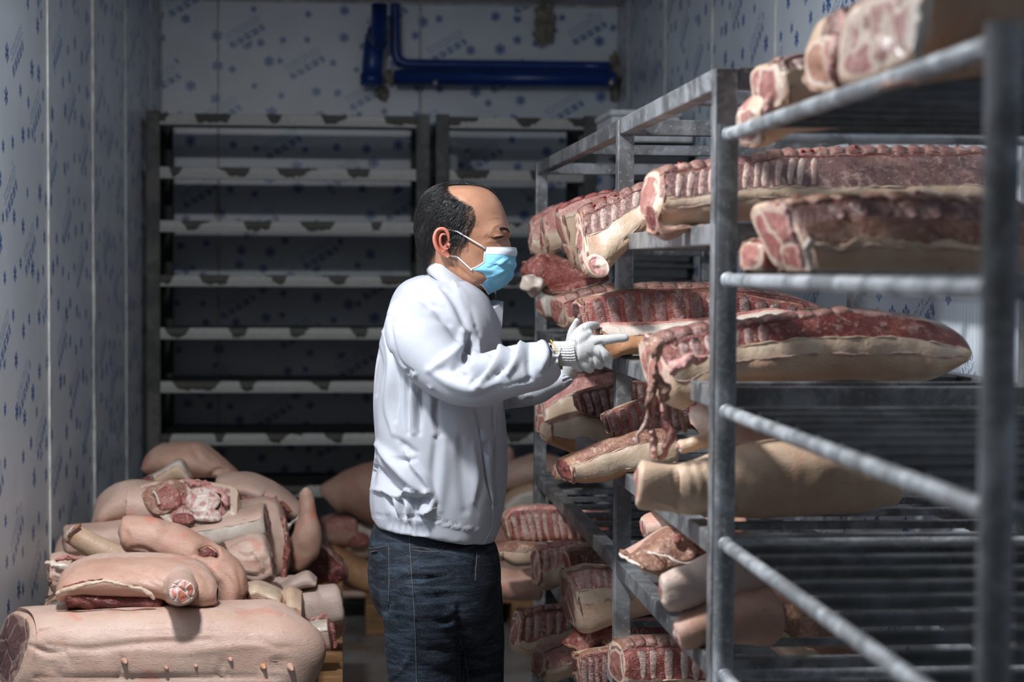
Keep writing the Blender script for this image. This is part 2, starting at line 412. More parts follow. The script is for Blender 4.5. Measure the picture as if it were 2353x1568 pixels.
# ------------------------------------------------------------ the room
XL, XR, YB, ZC = -0.86, 1.34, 8.70, 2.75
def wall(name, seams, axis, fixed, mat, inward):
    e = empty(name, (0, 0, 0), kind='structure')
    for a, b in zip(seams[:-1], seams[1:]):
        m_, w_ = (a+b)/2, (b-a)-.004
        c = (m_, fixed, ZC/2) if axis == 'x' else (fixed, m_, ZC/2)
        s = (w_, .06, ZC) if axis == 'x' else (.06, w_, ZC)
        c = list(c); c[1 if axis == 'x' else 0] += .03*(-inward)
        V, F = boxVF(c, s, .003); obj('panel', V, F, mat, e, smooth=False)
    back = 0.07*(-inward)
    L = seams[-1]-seams[0]; mid = (seams[0]+seams[-1])/2
    c = [mid, fixed+back, ZC/2] if axis == 'x' else [fixed+back, mid, ZC/2]
    s = (L+.2, .02, ZC) if axis == 'x' else (.02, L+.2, ZC)
    box('backing', c, s, 'dark_steel', e)
    for a in seams[1:-1]:
        zz = np.linspace(.02, ZC-.02, 60)
        wob = vnoise(np.stack([zz, zz*0+a, zz*0], 1), 6)*.0015
        rr = .0042+.0018*np.abs(vnoise(np.stack([zz, zz*0+a, zz*0], 1), 9, 2))+.004*(vnoise(np.stack([zz, zz*0+a, zz*0], 1), 4, 5) > .62)
        pts = [(a+wb, fixed+.001*inward, z) if axis == 'x' else (fixed+.001*inward, a+wb, z) for z, wb in zip(zz, wob)]
        V, F = tubeVF(pts, rr, 6); obj('sealant', V, F, 'sealant', e)
    return e
wall('wall_left', [5.42+.96*k for k in range(-6, 3)]+[8.30, YB+.05], 'y', XL, 'printed_panel_side', 1)
wall('wall_right', [5.52+.96*k for k in range(-6, 4)]+[YB+.05], 'y', XR, 'printed_panel_right', -1)
wall('wall_back', [XL-.02, -.584, .376, XR+.02], 'x', YB, 'printed_panel_back', -1)
o = box('floor', (.24, 4.0, -.05), (2.6, 9.7, .1), 'wet_concrete'); tag(o, kind='structure')
o = box('ceiling', (.24, 4.0, ZC+.05), (2.6, 9.7, .1), 'ceiling_paint'); tag(o, kind='structure')
# sealing strip where back wall meets ceiling and the corners
for nm, pts in (('trim_1', [(XL+.004, YB-.004, 0), (XL+.004, YB-.004, ZC)]), ('trim_2', [(XR-.004, YB-.004, 0), (XR-.004, YB-.004, ZC)]), ('trim_3', [(XL, YB-.004, ZC-.004), (XR, YB-.004, ZC-.004)])):
    V, F = tubeVF(pts, .008, 6); tag(obj(nm, V, F, 'sealant'), kind='structure')

# lamp on the ceiling (above the frame)
e = empty('ceiling_lamp', (-.50, 2.98, ZC), 'round white bulkhead lamp fixed to the ceiling above the aisle', 'lamp')
V, F = tubeVF([(-.50, 2.98, 2.75), (-.50, 2.98, 2.715)], .10, 24); obj('lamp_base', V, F, 'lamp_shell', e)

# ------------------------------------------------------------ blue refrigeration pipes
YP = 8.55
def pp(x, y, Y=YP): return P(x, y, Y)
e = empty('refrigerant_pipe', pp(1150, 182), 'thick blue horizontal pipe with end cap on the back wall, lower of two', 'pipe')
tube('pipe_run', [pp(905, 178), pp(1398, 182)], .037, 'blue_pipe', e, 20, ref=(0, 0, 1))
tube('end_cap', [pp(1396, 182), pp(1412, 182)], .039, 'blue_pipe', e, 20)
tube('pipe_bracket', [pp(1404, 190, 8.50), pp(1404, 190, 8.70)], .012, 'sealant', e, 8)
tube('pipe_bracket', [pp(1000, 190, 8.50), pp(1000, 190, 8.70)], .012, 'sealant', e, 8)
e = empty('drain_pipe', pp(1150, 150), 'thinner blue pipe above the thick one, turning up to the ceiling', 'pipe')
ctl = [pp(908, 8, 8.58), pp(908, 80, 8.58), pp(909, 120, 8.58), pp(914, 138, 8.58), pp(935, 147, 8.58), pp(1000, 148, 8.58), pp(1400, 153, 8.58)]
c3 = np.array(ctl)
pts = []
for i in range(len(c3)-1):
    for t in np.linspace(0, 1, 6, endpoint=False): pts.append(c3[i]*(1-t)+c3[i+1]*t)
pts.append(c3[-1])
tube('pipe_run', pts, .024, 'blue_pipe', e, 16)
e = empty('vertical_pipe', pp(862, 190), 'thick blue vertical pipe with elbow rising to the ceiling on the back wall', 'pipe')
tube('pipe_run', [pp(862, 80, 8.52), pp(855, 150, 8.52), pp(853, 185, 8.52)], .047, 'blue_pipe', e, 20)
tube('bottom_cap', [pp(853, 170, 8.52), pp(853, 196, 8.52)], .053, 'blue_pipe', e, 20)
tube('elbow', [pp(870, 100, 8.50), pp(870, 92, 8.40), pp(871, 60, 8.30), pp(872, 12, 8.25)], .037, 'blue_pipe', e, 20)
tube('elbow_collar', [pp(868, 96, 8.46), pp(868, 70, 8.40)], .048, 'blue_pipe', e, 20)
def blob(name, x, y, Y, rx, rz, mat, label, cat, seed):
    u = np.linspace(0, np.pi, 26); a = np.linspace(0, 2*np.pi, 36, endpoint=False)
    c = P(x, y, Y)
    V = np.array([[c[0]+rx*math.sin(p_)*math.cos(q_), c[1]+.035*math.sin(p_)*math.sin(q_), c[2]+rz*math.cos(p_)] for p_ in u for q_ in a])
    V += (V-c)*.5*vnoise(V, 25, seed)[:, None]+(V-c)*.5*vnoise(V, 70, seed)[:, None]
    return tag(obj(name, V, gridF(26, 36), mat), label, cat)
blob('foam_sealant', 1412, 180, 8.66, .026, .11, 'foam_blob', 'lumpy pale foam sealing the wall where the blue pipes end', 'foam sealant', 3)
blob('foam_sealant', 1250, 60, 8.66, .045, .085, 'foam_blob', 'dull brown foam patch on the back wall above the blue pipes', 'foam sealant', 4)
blob('foam_sealant', 893, 178, 8.64, .025, .04, 'foam_blob', 'grey foam between the vertical and horizontal blue pipes', 'foam sealant', 5)
blob('foam_sealant', 880, 210, 8.66, .025, .03, 'foam_blob', 'small grey foam dab under the vertical blue pipe', 'foam sealant', 6)

# ------------------------------------------------------------ racks against the back wall
LIPZ = [1.48+(615-y)*7.9/4140 for y in (283, 404, 525, 648, 768, 890, 1010, 1130, 1250)]
def back_rack(x0, x1, label):
    e = empty('tray_rack', ((x0+x1)/2, 8.2, 0), label, 'rack', 'painted racks against the back wall')
    pw = .058
    for xa in (x0, x1-pw):
        for ya, mt in ((7.9, 'post_steel'), (8.5, 'dark_steel')):
            V, F = boxVF((xa+pw/2, ya+.02, 1.075), (pw, .04, 2.15), .004); obj('post', V, F, mt, e, smooth=False)
    for k, z in enumerate(LIPZ):
        b = box('shelf_board', ((x0+x1)/2, 8.2, z+.012), (x1-x0-2*pw, .60, .006), 'dark_steel', e)
        # front lip, folded sheet, slightly dented
        n = 40; xs = np.linspace(x0+pw+.001, x1-pw-.001, n)
        V = []; U = []
        prof = [(7.905, .026), (7.893, .024), (7.890, 0.0), (7.893, -.024), (7.906, -.026), (7.910, -.022), (7.910, .022)]
        for x in xs:
            d = .004*vnoise(np.array([x*3, z*5, 0.]), 1.0)
            for (yy, zz) in prof: V.append((x, yy+d, z+zz)); U.append((x, (zz+.026)/.052, 0))
        F = gridF(n, len(prof)); F += [list(range(7))[::-1], list(range((n-1)*7, n*7))]
        obj('shelf_lip', V, F, 'worn_white_paint', e, smooth=False, uvw=U)
        for xa in (x0+.008, x1-pw+.02):
            box('side_rail', (xa+.015, 8.2, z), (.02, .56, .04), 'dark_steel', e)
    return e
back_rack(-.838, .384, 'tall worn rack of empty painted shelves at the back left wall')
back_rack(.412, 1.122, 'tall worn rack of empty painted shelves behind the worker and hanging meat')

# stacked trays and the white boxes in the back right corner
first = None
for k in range(30):
    z = .10+k*.061
    if first is None:
        e = empty('plastic_tray', (1.20, 6.95, z), 'black plastic tray nested in the tall stack at the back right', 'tray', 'black trays stacked in the back right corner')
        V, F = boxVF((1.20, 6.95, z+.02), (.22, .44, .04), .008); obj('tray_body', V, F, 'tray_plastic', e, False)
        rim = []
        for (c, s) in (((1.20, 6.725, z+.047), (.25, .014, .016)), ((1.20, 7.175, z+.047), (.25, .014, .016)), ((1.082, 6.95, z+.047), (.014, .45, .016)), ((1.318, 6.95, z+.047), (.014, .45, .016))):
            rim.append(boxVF(c, s, .003))
        V, F = joinVF(rim); obj('tray_rim', V, F, 'tray_plastic', e, False); first = e
    else:
        c = first.copy(); col.objects.link(c); c.location = (1.20+random.uniform(-.008, .008), 6.95+random.uniform(-.01, .01), z)
        for ch in first.children:
            d = ch.copy(); col.objects.link(d); d.parent = c
def foambox(c, s, label):
    e = empty('foam_box', (c[0], c[1], c[2]-s[2]/2), label, 'box')
    V, F = boxVF((c[0], c[1], c[2]-.012), (s[0], s[1], s[2]-.024), .008); obj('box_body', V, F, 'white_foam', e, False)
    V, F = boxVF((c[0], c[1], c[2]+s[2]/2-.011), (s[0]+.012, s[1]+.012, .022), .006); obj('lid', V, F, 'white_foam', e, False)
foambox((1.205, 6.95, 1.985), (.24, .40, .055), 'flat white foam box on top of the black tray stack')
foambox((1.14, 6.93, 2.045), (.26, .40, .062), 'white foam box, topmost on the tray stack behind the rack')

# ------------------------------------------------------------ square-tube rack in the middle right
RX = .612; RB = 1.13
SH = [1.536, 1.272, 1.032, .830, .575, .325, .10]
PY = [5.52, 3.88, 2.86]
mr = empty('square_tube_rack', (.87, 4.2, 0), 'galvanised square-tube rack loaded with pork beside the worker', 'rack')
S_ = .036
for y_ in PY:
    for x_ in (RX, RB):
        V, F = boxVF((x_, y_, .90), (S_, S_, 1.80), .003); obj('post', V, F, 'galv_square', mr, False)
for z_ in [1.785]+SH:
    for (ya, yb) in zip(PY[1:], PY[:-1]):
        for x_ in (RX, RB):
            V, F = boxVF((x_, (ya+yb)/2, z_), (S_*.9, yb-ya-S_, S_*.95), .003); obj('rail', V, F, 'galv_square', mr, False)
    for y_ in PY:
        V, F = boxVF(((RX+RB)/2, y_, z_), (RB-RX-S_, S_*.85, S_*.95), .003); obj('end_rail', V, F, 'galv_square', mr, False)
    if z_ > 1.7: ys = [4.7, 3.25]
    else: ys = list(np.arange(3.02, 5.45, .16))
    for y_ in ys:
        if min(abs(y_-q) for q in PY) < .05: continue
        sz = (RB-RX-S_*.9, .03 if z_ > 1.7 else .016, .026 if z_ > 1.7 else .014)
        V, F = boxVF(((RX+RB)/2, y_, z_+(.005 if z_ > 1.7 else .008)), sz, .002); obj('crossbar', V, F, 'galv_square', mr, False)
# ice crystals on the corner of the hand-height shelf
# ------------------------------------------------------------ round-tube rack closest to the camera
NX, NXB = .600, 1.22; NY0, NY1 = 1.60, 2.775
NZ = [1.688, 1.462, 1.256, 1.048, .840, .630, .42]
nr = empty('round_tube_rack', (.9, 2.2, 0), 'round-tube steel rack with rod shelves at the right edge', 'rack')
for y_ in (NY0, NY1):
    for x_ in (NX, NXB):
        tube('post', [(x_, y_, 0), (x_, y_, 1.705)], .0165, 'galv_tube', nr, 20)
wv = None
for k, z_ in enumerate(NZ):
    for x_ in (NX, NXB):
        n = 24; ys = np.linspace(NY0, NY1, n)
        tube('side_rod', np.stack([np.full(n, x_), ys, np.full(n, z_)], 1), .0108, 'galv_tube', nr, 16)
    for y_ in (NY0, NY1):
        tube('end_rod', [(NX, y_, z_-.002), (NXB, y_, z_-.002)], .0095, 'galv_tube', nr, 14)
    # weld collars
    for y_ in (NY0, NY1):
        V, F = tubeVF([(NX, y_+(-.017 if y_ > 2 else .017), z_), (NX, y_+(-.028 if y_ > 2 else .028), z_)], [.0135, .0115], 14); obj('weld', V, F, 'galv_tube', nr)
    for y_ in np.arange(1.70, 2.74, .108):
        tube('shelf_rod', [(NX+.004, y_, z_+.006), (NXB-.004, y_, z_+.006)], .0098, 'rod_steel_shaded', nr, 10)

# ------------------------------------------------------------ pallets
def pallet(x0, x1, y0, y1, z0, label, group=None):
    e = empty('wooden_pallet', ((x0+x1)/2, (y0+y1)/2, z0), label, 'pallet', group)
    h = .022; W = x1-x0
    nb = 7
    for k in range(nb):
        y = y0+.05+(y1-y0-.1)*k/(nb-1)
        V, F = boxVF(((x0+x1)/2, y, z0+.133), (W, .095, h), .002); obj('deck_board', V, F, 'pallet_wood', e, False)
    for x in (x0+.045, (x0+x1)/2, x1-.045):
        V, F = boxVF((x, (y0+y1)/2, z0+.111), (.09, y1-y0, h), .002); obj('stringer_board', V, F, 'pallet_wood', e, False)
        V, F = boxVF((x, (y0+y1)/2, z0+.011), (.09, y1-y0, h), .002); obj('bottom_board', V, F, 'pallet_wood', e, False)
        for y in (y0+.05, (y0+y1)/2, y1-.05):
            V, F = boxVF((x, y, z0+.061), (.09, .10, .078), .003); obj('block', V, F, 'pallet_wood', e, False)
pallet(-.80, .0, 4.30, 6.1, 0, 'wooden pallet on the floor, lowest under the left meat pile')
pallet(-.80, .0, 4.30, 6.1, .144, 'wooden pallet in the middle of the stack under the left meat pile')
pallet(-.80, .005, 4.30, 6.1, .288, 'wooden pallet, topmost of the stack under the left meat pile')
pallet(.10, .78, 7.22, 7.86, 0, 'wooden pallet on the floor behind the worker, under the far meat pile')
# ------------------------------------------------------------ meat builders
def ringcap(name, ring, axis, mat, parent, bulge=.006, rough_=.004, K=7, seed=1):
    """closed cut face over a boundary ring; uvw.x is 1 at the rim and 0 at the middle"""
    ring = np.asarray(ring); n = len(ring); c = ring.mean(0); V = []; U = []
    for k in range(K):
        r = 1-k/K
        q = c+(ring-c)*r + axis*(bulge*(1-r*r))
        q = q+axis[None]*(rough_*(1-r**6)*(vnoise(q, 45, seed)+.6*vnoise(q, 110, seed)))[:, None]
        V.append(q); U.append(np.stack([np.full(n, r), np.arange(n)/n, np.zeros(n)], 1))
    V = np.vstack(V+[(c+axis*bulge)[None]]); U = np.vstack(U+[[[0, 0, 0]]])
    F = gridF(K, n)+[((K-1)*n+j, (K-1)*n+(j+1) % n, K*n) for j in range(n)]
    return obj(name, V, F, mat, parent, uvw=U)

def loft(root, C, U, Fv, bands, caps=('cut_red', 'cut_red'), n_exp=.75, seed=1, lump=(.006, 9), fine=(.0022, 40), endr=.9, wob=.012, ring=40, taper=None, strokes=None, axis_end=None, shear0=0.0):
    """bands: list of (t0,t1,name,mat,offset). t runs 0..2 round the section: 0 top, .5 towards the camera, 1 bottom, 1.5 back"""
    N = len(C); rng = np.random.RandomState(seed)
    cuts = [b[0] for b in bands]+[bands[-1][1]]
    counts = [max(2, int(round(ring*(b[1]-b[0])/2))) for b in bands]
    # t of every ring vertex at every station
    T = []; own = []
    for bi, (b, k) in enumerate(zip(bands, counts)):
        T += list(np.linspace(b[0], b[1], k, endpoint=False)); own += [bi]*k
    T = np.array(T); nr_ = len(T)
    sN = np.linspace(0, 1, N)
    TT = np.tile(T, (N, 1))
    for q in cuts[:-1]:
        wv = wob*(vnoise(np.stack([sN*9, sN*0+q*3, sN*0], 1), 1.0, seed)+.5*vnoise(np.stack([sN*25, sN*0+q*3, sN*0], 1), 1.0, seed+1))
        fall = np.exp(-((T-q)/.06)**2)
        TT += wv[:, None]*fall[None]
    a = TT*np.pi
    co, si = np.cos(a), np.sin(a)
    e = n_exp if np.ndim(n_exp) == 0 else n_exp
    co = np.sign(co)*np.abs(co)**e; si = np.sign(si)*np.abs(si)**e
    edge = np.minimum(sN, 1-sN)*N
    sc_ = np.where(edge < 1.01, endr+(1-endr)*np.sqrt(np.clip(edge, 0, 1)), 1.0)
    if taper is not None: sc_ = sc_*taper
    off = np.zeros((N, nr_))
    for bi, b in enumerate(bands):
        if b[4]:
            mid = (TT-b[0])/(b[1]-b[0]); off += np.where(np.array(own)[None] == bi, b[4]*np.clip(np.sin(np.clip(mid, 0, 1)*np.pi), 0, 1)**.5, 0)
    V = C[:, None]+U[:, None]*(co*sc_[:, None])[..., None]+Fv[:, None]*(si*sc_[:, None])[..., None]
    R = V-C[:, None]; Rn = R/(np.linalg.norm(R, axis=2)[..., None]+1e-9)
    V = V+Rn*(off+lump[0]*vnoise(V, lump[1], seed)+lump[0]*.4*vnoise(V, lump[1]*2.7, seed+3)+fine[0]*vnoise(V, fine[1], seed+5))[..., None]
    if shear0:
        fade = np.clip(1-np.arange(N)/(N*.3), 0, 1); V[..., 0] += shear0*(C[:, None, 1]-V[..., 1])*fade[:, None]
    if strokes is not None:
        flat = V.reshape(-1, 3); flat = sculpt(flat, Rn.reshape(-1, 3), strokes); V = flat.reshape(V.shape)
    base = V.reshape(-1, 3)
    bnd = 0
    st = [0]
    for k in counts: st.append(st[-1]+k)
    objs = {}
    for bi, b in enumerate(bands):
        idx = list(range(st[bi], st[bi+1]))+[st[bi+1] % nr_]
        sub = V[:, idx].reshape(-1, 3); m = len(idx)
        closed = len(bands) == 1
        if closed: sub = V.reshape(-1, 3); F = gridF(N, nr_)
        else: F = gridF(N, m, False)
        ss_ = np.repeat(sN, m if not closed else nr_); tt_ = np.tile(np.linspace(0, 1, m if not closed else nr_), N)
        objs[bi] = obj(b[2], sub, F, b[3], root, uvw=np.stack([ss_, tt_, ss_*0], 1))
    d0 = C[0]-C[1]; d0 /= np.linalg.norm(d0); d1 = C[-1]-C[-2]; d1 /= np.linalg.norm(d1)
    if caps[0]: ringcap('cut_face', V[0][::-1], d0, caps[0], root, seed=seed)
    if caps[1]: ringcap('cut_face', V[-1], d1, caps[1], root, seed=seed+1)
    return V, own, st

def sculpt(V, Nn, strokes, side=-1):
    """press or raise soft creases along short strokes; each is (points in picture pixels, width px, height m)"""
    x, y = proj(V); D = np.zeros(len(V))
    facing = ((CAM-V)*Nn).sum(1) > -0.02
    for pts, wd, h in strokes:
        p = np.asarray(pts, float); q = p if len(p) == 2 else cr(p, 16)
        best = np.full(len(V), 1e9); tt = np.zeros(len(V)); L = np.r_[0, np.cumsum(np.hypot(*np.diff(q[:, :2], axis=0).T))]
        for i in range(len(q)-1):
            ax, ay = q[i][:2]; bx, by = q[i+1][:2]; dx, dy = bx-ax, by-ay; l2 = dx*dx+dy*dy+1e-9
            t = np.clip(((x-ax)*dx+(y-ay)*dy)/l2, 0, 1); d = np.hypot(x-ax-t*dx, y-ay-t*dy)
            m = d < best; best[m] = d[m]; tt[m] = (L[i]+t[m]*math.sqrt(l2))/L[-1]
        w_ = wd*(.45+.55*np.sin(np.pi*np.clip(tt, .04, .96)))
        D += h*np.exp(-(best/w_)**2)*np.sin(np.pi*np.clip(tt, .08, .92))**.5
    return V+Nn*(D*facing)[:, None]

def rag(root, C, w, mat, seed, name='torn_edge'):
    C = np.asarray(C)
    r = w*np.clip(.55+.9*vnoise(C, 48, seed), .12, 2); r[0] *= .2; r[-1] *= .2
    V, F = tubeVF(C, r, 7); V += .9*w*np.stack([vnoise(V, 95, seed+1), vnoise(V, 95, seed+2), vnoise(V, 95, seed+3)], 1)
    return obj(name, V, F, mat, root)
SEED = [100]
def ysplit(Y, n):
    return np.interp(np.linspace(0, 1, n), np.linspace(0, 1, len(Y)), Y) if np.ndim(Y) else np.full(n, float(Y))
def slab(label, cat, group, Y, top, bot, thick, bands, caps=('cut_red', 'cut_red'), name='pork_loin', N=34, lean=0.0, nexp=.72, ribs=None, bones=None, drops=None, **k):
    """top / bot: outline of the side seen from the aisle, in picture pixels, from the aisle end inwards"""
    SEED[0] += 7; sd = SEED[0]
    tp, bp = cr(top, N), cr(bot, N); Ys = ysplit(Y, N)
    th = ysplit(thick, N)
    T = np.array([P(a[0], a[1], y+lean) for a, y in zip(tp, Ys)]); B = np.array([P(a[0], a[1], y) for a, y in zip(bp, Ys)])
    C = (T+B)/2; U = (T-B)/2; C[:, 1] += th/2
    Fv = np.zeros_like(U); Fv[:, 1] = -th/2
    base = np.array([C[:, 0].mean(), C[:, 1].mean(), min(B[:, 2].min(), T[:, 2].min())])
    root = empty(name, base, label, cat, group)
    k.setdefault('shear0', .16)
    V, own, st = loft(root, C, U, Fv, bands, caps, nexp, sd, **k)
    if caps[0]:
        m_ = V.shape[1]; j0 = sd % m_; ids = [(j0+q) % m_ for q in range(int(m_*.62))]
        rag(root, V[1][ids], .0042, 'flesh_brown', sd)
    for bi in range(1, len(bands)):
        if bands[bi][0] < 1 and bands[bi][2] in ('fat_cut', 'rind', 'flesh'): rag(root, V[1:-1, st[bi]], .0024, 'fat' if bands[bi][2] == 'fat_cut' else 'rib_bone', sd+bi, 'ragged_seam')
    rr = np.random.RandomState(sd)
    Lw = np.linalg.norm(np.diff(C, axis=0), axis=1).sum()
    def surf(s, bi, f):
        i = s*(N-1); i0 = int(min(max(math.floor(i), 0), N-2)); fr = i-i0
        idx = list(range(st[bi], st[bi+1]))+[st[bi+1] % V.shape[1]]
        j = f*(len(idx)-1); j0 = int(min(max(math.floor(j), 0), len(idx)-2)); fj = j-j0
        g_ = lambda a, b: V[a, idx[b]]
        return (g_(i0, j0)*(1-fj)+g_(i0, j0+1)*fj)*(1-fr)+(g_(i0+1, j0)*(1-fj)+g_(i0+1, j0+1)*fj)*fr
    names = [b[2] for b in bands]
    if ribs:
        bi = names.index('rib_side') ; nR, s0, s1, rad, mat, slant = ribs; rad = min(.015, Lw*(s1-s0)/nR*(.46 if mat == 'rib_dim' else .38))
        for q in range(nR):
            s = s0+(s1-s0)*(q+.5)/nR+rr.uniform(-.15, .15)*(s1-s0)/nR
            m = 7; pts = []
            for f in np.linspace(.06, .97, m):
                p0 = surf(min(.99, max(.01, s+slant*(f-.5))), bi, f)
                pts.append(p0)
            pts = np.array(pts); fl = np.linspace(0, 1, m)
            rad_ = rad*(1-.25*fl)*np.where((fl < .05) | (fl > .95), .6, 1)
            oc = C[int(round(s*(N-1)))]; nn_ = pts-oc; nn_ /= np.linalg.norm(nn_, axis=1)[:, None]; pts = pts-nn_*(rad_*.18)[:, None]
            Vv, Fq = tubeVF(pts, rad_, 10, ry=rad_*.42, ref=(0, 1, 0))
            Vv += .0018*vnoise(Vv, 60, sd+q)[:, None]
            obj('rib', Vv, Fq, mat, root)
    if bones:
        bi = names.index('chine'); nB, s0, s1, mat = bones
        for q in range(nB):
            sa = s0+(s1-s0)*q/nB; sb = s0+(s1-s0)*(q+.93+rr.uniform(-.03, .03))/nB
            rows = []
            for s in np.linspace(sa, min(sb, .995), 4):
                a0, b0 = surf(s, bi, .04), surf(s, bi, .96); c0 = surf(s, bi, .5)
                out = c0-C[int(round(s*(N-1)))]; out /= np.linalg.norm(out)+1e-9
                f_ = .0036 if 0.01 < (s-sa) < (sb-sa)*.99 else .001
                rows.append([a0-out*.006, a0+out*f_*.8, surf(s, bi, .35)+out*f_*1.3, surf(s, bi, .65)+out*f_*1.3, b0+out*f_*.8, b0-out*.006])
            R_ = np.array(rows).reshape(-1, 3); R_ += .0015*vnoise(R_, 70, sd+q)[:, None]
            Fq = gridF(4, 6)+[list(range(6))[::-1], list(range(18, 24))]
            obj('vertebra', R_, Fq, mat, root)
    if drops:
        bi = names.index(drops[1]) if isinstance(drops[1], str) else 0
        for q in range(drops[0]):
            p0 = surf(rr.uniform(.06, .9), bi, rr.uniform(.3, .8)); r_ = rr.uniform(.0025, .0042)
            u = np.linspace(0, np.pi, 6); a = np.linspace(0, 2*np.pi, 8, endpoint=False)
            Vv = np.array([[p0[0]+1.3*r_*math.sin(x)*math.cos(y), p0[1]-.003+r_*math.sin(x)*math.sin(y), p0[2]+.002+r_*math.cos(x)] for x in u for y in a])
            obj('marrow_spot', Vv, gridF(6, 8), 'blood_drop', root)
    return root

def leg(label, cat, group, rows, mat='rind_pink', caps=('cut_bone', 'cut_ham'), name='pork_haunch', N=30, bands=None, ref=(0, 1, 0), nexp=1.0, dent=0, strokes=None, marrow=False, **k):
    """rows: (px, py, Y, half width px, half depth m) along the limb"""
    SEED[0] += 7; sd = SEED[0]
    r = cr([(a[0], a[1], a[2], a[3], a[4]) for a in rows], N) if abs(rows[0][0]-rows[-1][0])+abs(rows[0][1]-rows[-1][1]) > 40 else None
    if r is None:
        p = np.asarray(rows, float); t = np.linspace(0, len(p)-1, N)
        r = np.stack([np.interp(t, range(len(p)), p[:, q]) for q in range(5)], 1)
    C = np.array([P(a[0], a[1], a[2]) for a in r])
    d = np.gradient(C, axis=0); d /= np.linalg.norm(d, axis=1)[:, None]
    ref = np.asarray(ref, float)
    if abs(d.mean(0)@ref) > .8: ref = np.array([1.0, 0, 0])
    s1 = np.cross(d, ref); s1 /= np.linalg.norm(s1, axis=1)[:, None]; s2 = np.cross(s1, d)
    if s1[:, 2].mean() < 0: s1 = -s1
    if s2[:, 1].mean() > 0: s2 = -s2
    U = s1*(r[:, 3]*r[:, 2]/FPX)[:, None]; Fv = s2*r[:, 4][:, None]
    base = np.array([C[:, 0].mean(), C[:, 1].mean(), (C-np.abs(U)-np.abs(Fv)*.7)[:, 2].min()])
    root = empty(name, base, label, cat, group)
    bands = bands or [(0, 2, 'rind', mat, 0)]
    V, own, st = loft(root, C, U, Fv, bands, caps, nexp, sd, strokes=strokes, **k)
    if marrow:
        c0 = V[0].mean(0); dd = C[0]-C[1]; dd /= np.linalg.norm(dd); rr_ = np.linalg.norm(V[0]-c0, axis=1).mean()
        for (ox, oz, m_) in ((-.3, .1, .36), (.38, -.15, .30)):
            cc = c0+s1[0]*oz*rr_+s2[0]*0+np.cross(dd, s1[0])*ox*rr_+dd*.004
            a = np.linspace(0, 2*np.pi, 12, endpoint=False)
            R1 = np.array([cc+(s1[0]*math.sin(t)+np.cross(dd, s1[0])*math.cos(t))*rr_*m_ for t in a])
            R2 = cc+(R1-cc)*.85+dd*.004; R3 = cc+(R1-cc)*.6+dd*.004; R4 = cc+(R1-cc)*.5-dd*.002
            obj('bone_end', np.vstack([R1, R2, R3]), gridF(3, 12), 'rib_bone', root)
            obj('marrow', np.vstack([R3, R4]), gridF(2, 12)+[list(range(12, 24))], 'bone_red', root)
    return root
def frill(root, pts, w, mat, seed=0, name='fat_edge', n=70, dy=.0):
    """thick uneven rim of fat or torn tissue along a cut edge; pts: (px, py, Y)"""
    q = cr(pts, n); C = np.array([P(a[0], a[1], a[2]) for a in q])
    r = w*(.62+.5*vnoise(C, 32, seed)); r[0] *= .2; r[-1] *= .2
    V, F = tubeVF(C, r, 12); V += .5*w*np.stack([vnoise(V, 60, seed+1), vnoise(V, 60, seed+2), vnoise(V, 60, seed+3)], 1)+.25*w*vnoise(V, 140, seed+4)[:, None]
    return obj(name, V, F, mat, root)
# ------------------------------------------------------------ meat piled on the left
GL = 'skin-on pork pieces heaped on the pallets at the left wall'
RINDALL = [(0, 2, 'rind', 'rind_pink', 0)]
# the big rolled loin in front
r_ = leg('largest skin-on pork slab lying across the front of the left pile, row of teats low on its side', 'meat', GL,
    [(24, 1492, 4.22, 84, .13), (60, 1500, 4.22, 98, .14), (190, 1498, 4.22, 104, .145), (400, 1496, 4.22, 108, .15), (560, 1497, 4.22, 108, .15), (640, 1500, 4.22, 102, .145), (672, 1506, 4.24, 78, .11)],
    'rind_pink', ('cut_dark', 'cut_ham'), name='pork_slab', N=150, nexp=.62, shear0=.42, lump=(.007, 7), fine=(.0007, 30), endr=.93, ring=150,
    strokes=[([(60, 1480), (110, 1500), (150, 1497)], 7, -.008), ([(75, 1520), (130, 1545), (150, 1543)], 6, -.007), ([(110, 1482), (200, 1492), (330, 1478), (480, 1470)], 9, -.006),
             ([(70, 1470), (95, 1452), (120, 1445)], 7, -.006), ([(150, 1505), (165, 1520), (175, 1545)], 4, -.004), ([(270, 1500), (285, 1530), (270, 1560)], 5, -.005), ([(300, 1500), (300, 1540), (310, 1560)], 5, .004),
             ([(490, 1530), (520, 1545), (525, 1565)], 5, -.005), ([(500, 1515), (535, 1528), (548, 1545)], 5, -.005), ([(480, 1542), (505, 1556), (510, 1568)], 4, -.004),
             ([(600, 1465), (630, 1490), (672, 1485)], 6, -.004), ([(590, 1545), (640, 1520), (672, 1522)], 7, -.01), ([(330, 1497), (420, 1500), (560, 1485), (640, 1492)], 10, .004),
             ([(80, 1558), (300, 1560), (640, 1556)], 9, -.008), ([(200, 1455), (350, 1450), (500, 1447)], 2.5, -.002), ([(210, 1462), (360, 1457), (520, 1452)], 2.5, -.002)])
for (x, y) in ((380, 1532), (447, 1527), (527, 1513), (604, 1531), (668, 1535), (286, 1519)):
    c = P(x, y, 4.075); a = np.linspace(0, 2*np.pi, 10, endpoint=False)
    V = np.vstack([[c+np.array([rr*math.cos(t)+k*.3, -k, rr*math.sin(t)-k*.15]) for t in a] for rr, k in ((.011, -.012), (.008, 0.0), (.0055, .008), (.0042, .014), (.002, .017))])
    obj('teat', V, gridF(5, 10)+[list(range(40, 50))], 'rind_orange' if x == 604 else 'rind_rosy', r_)
frill(r_, [(620, 1408, 4.2), (640, 1414, 4.17), (656, 1417, 4.15)], .005, 'fat', 5, 'skin_flap')
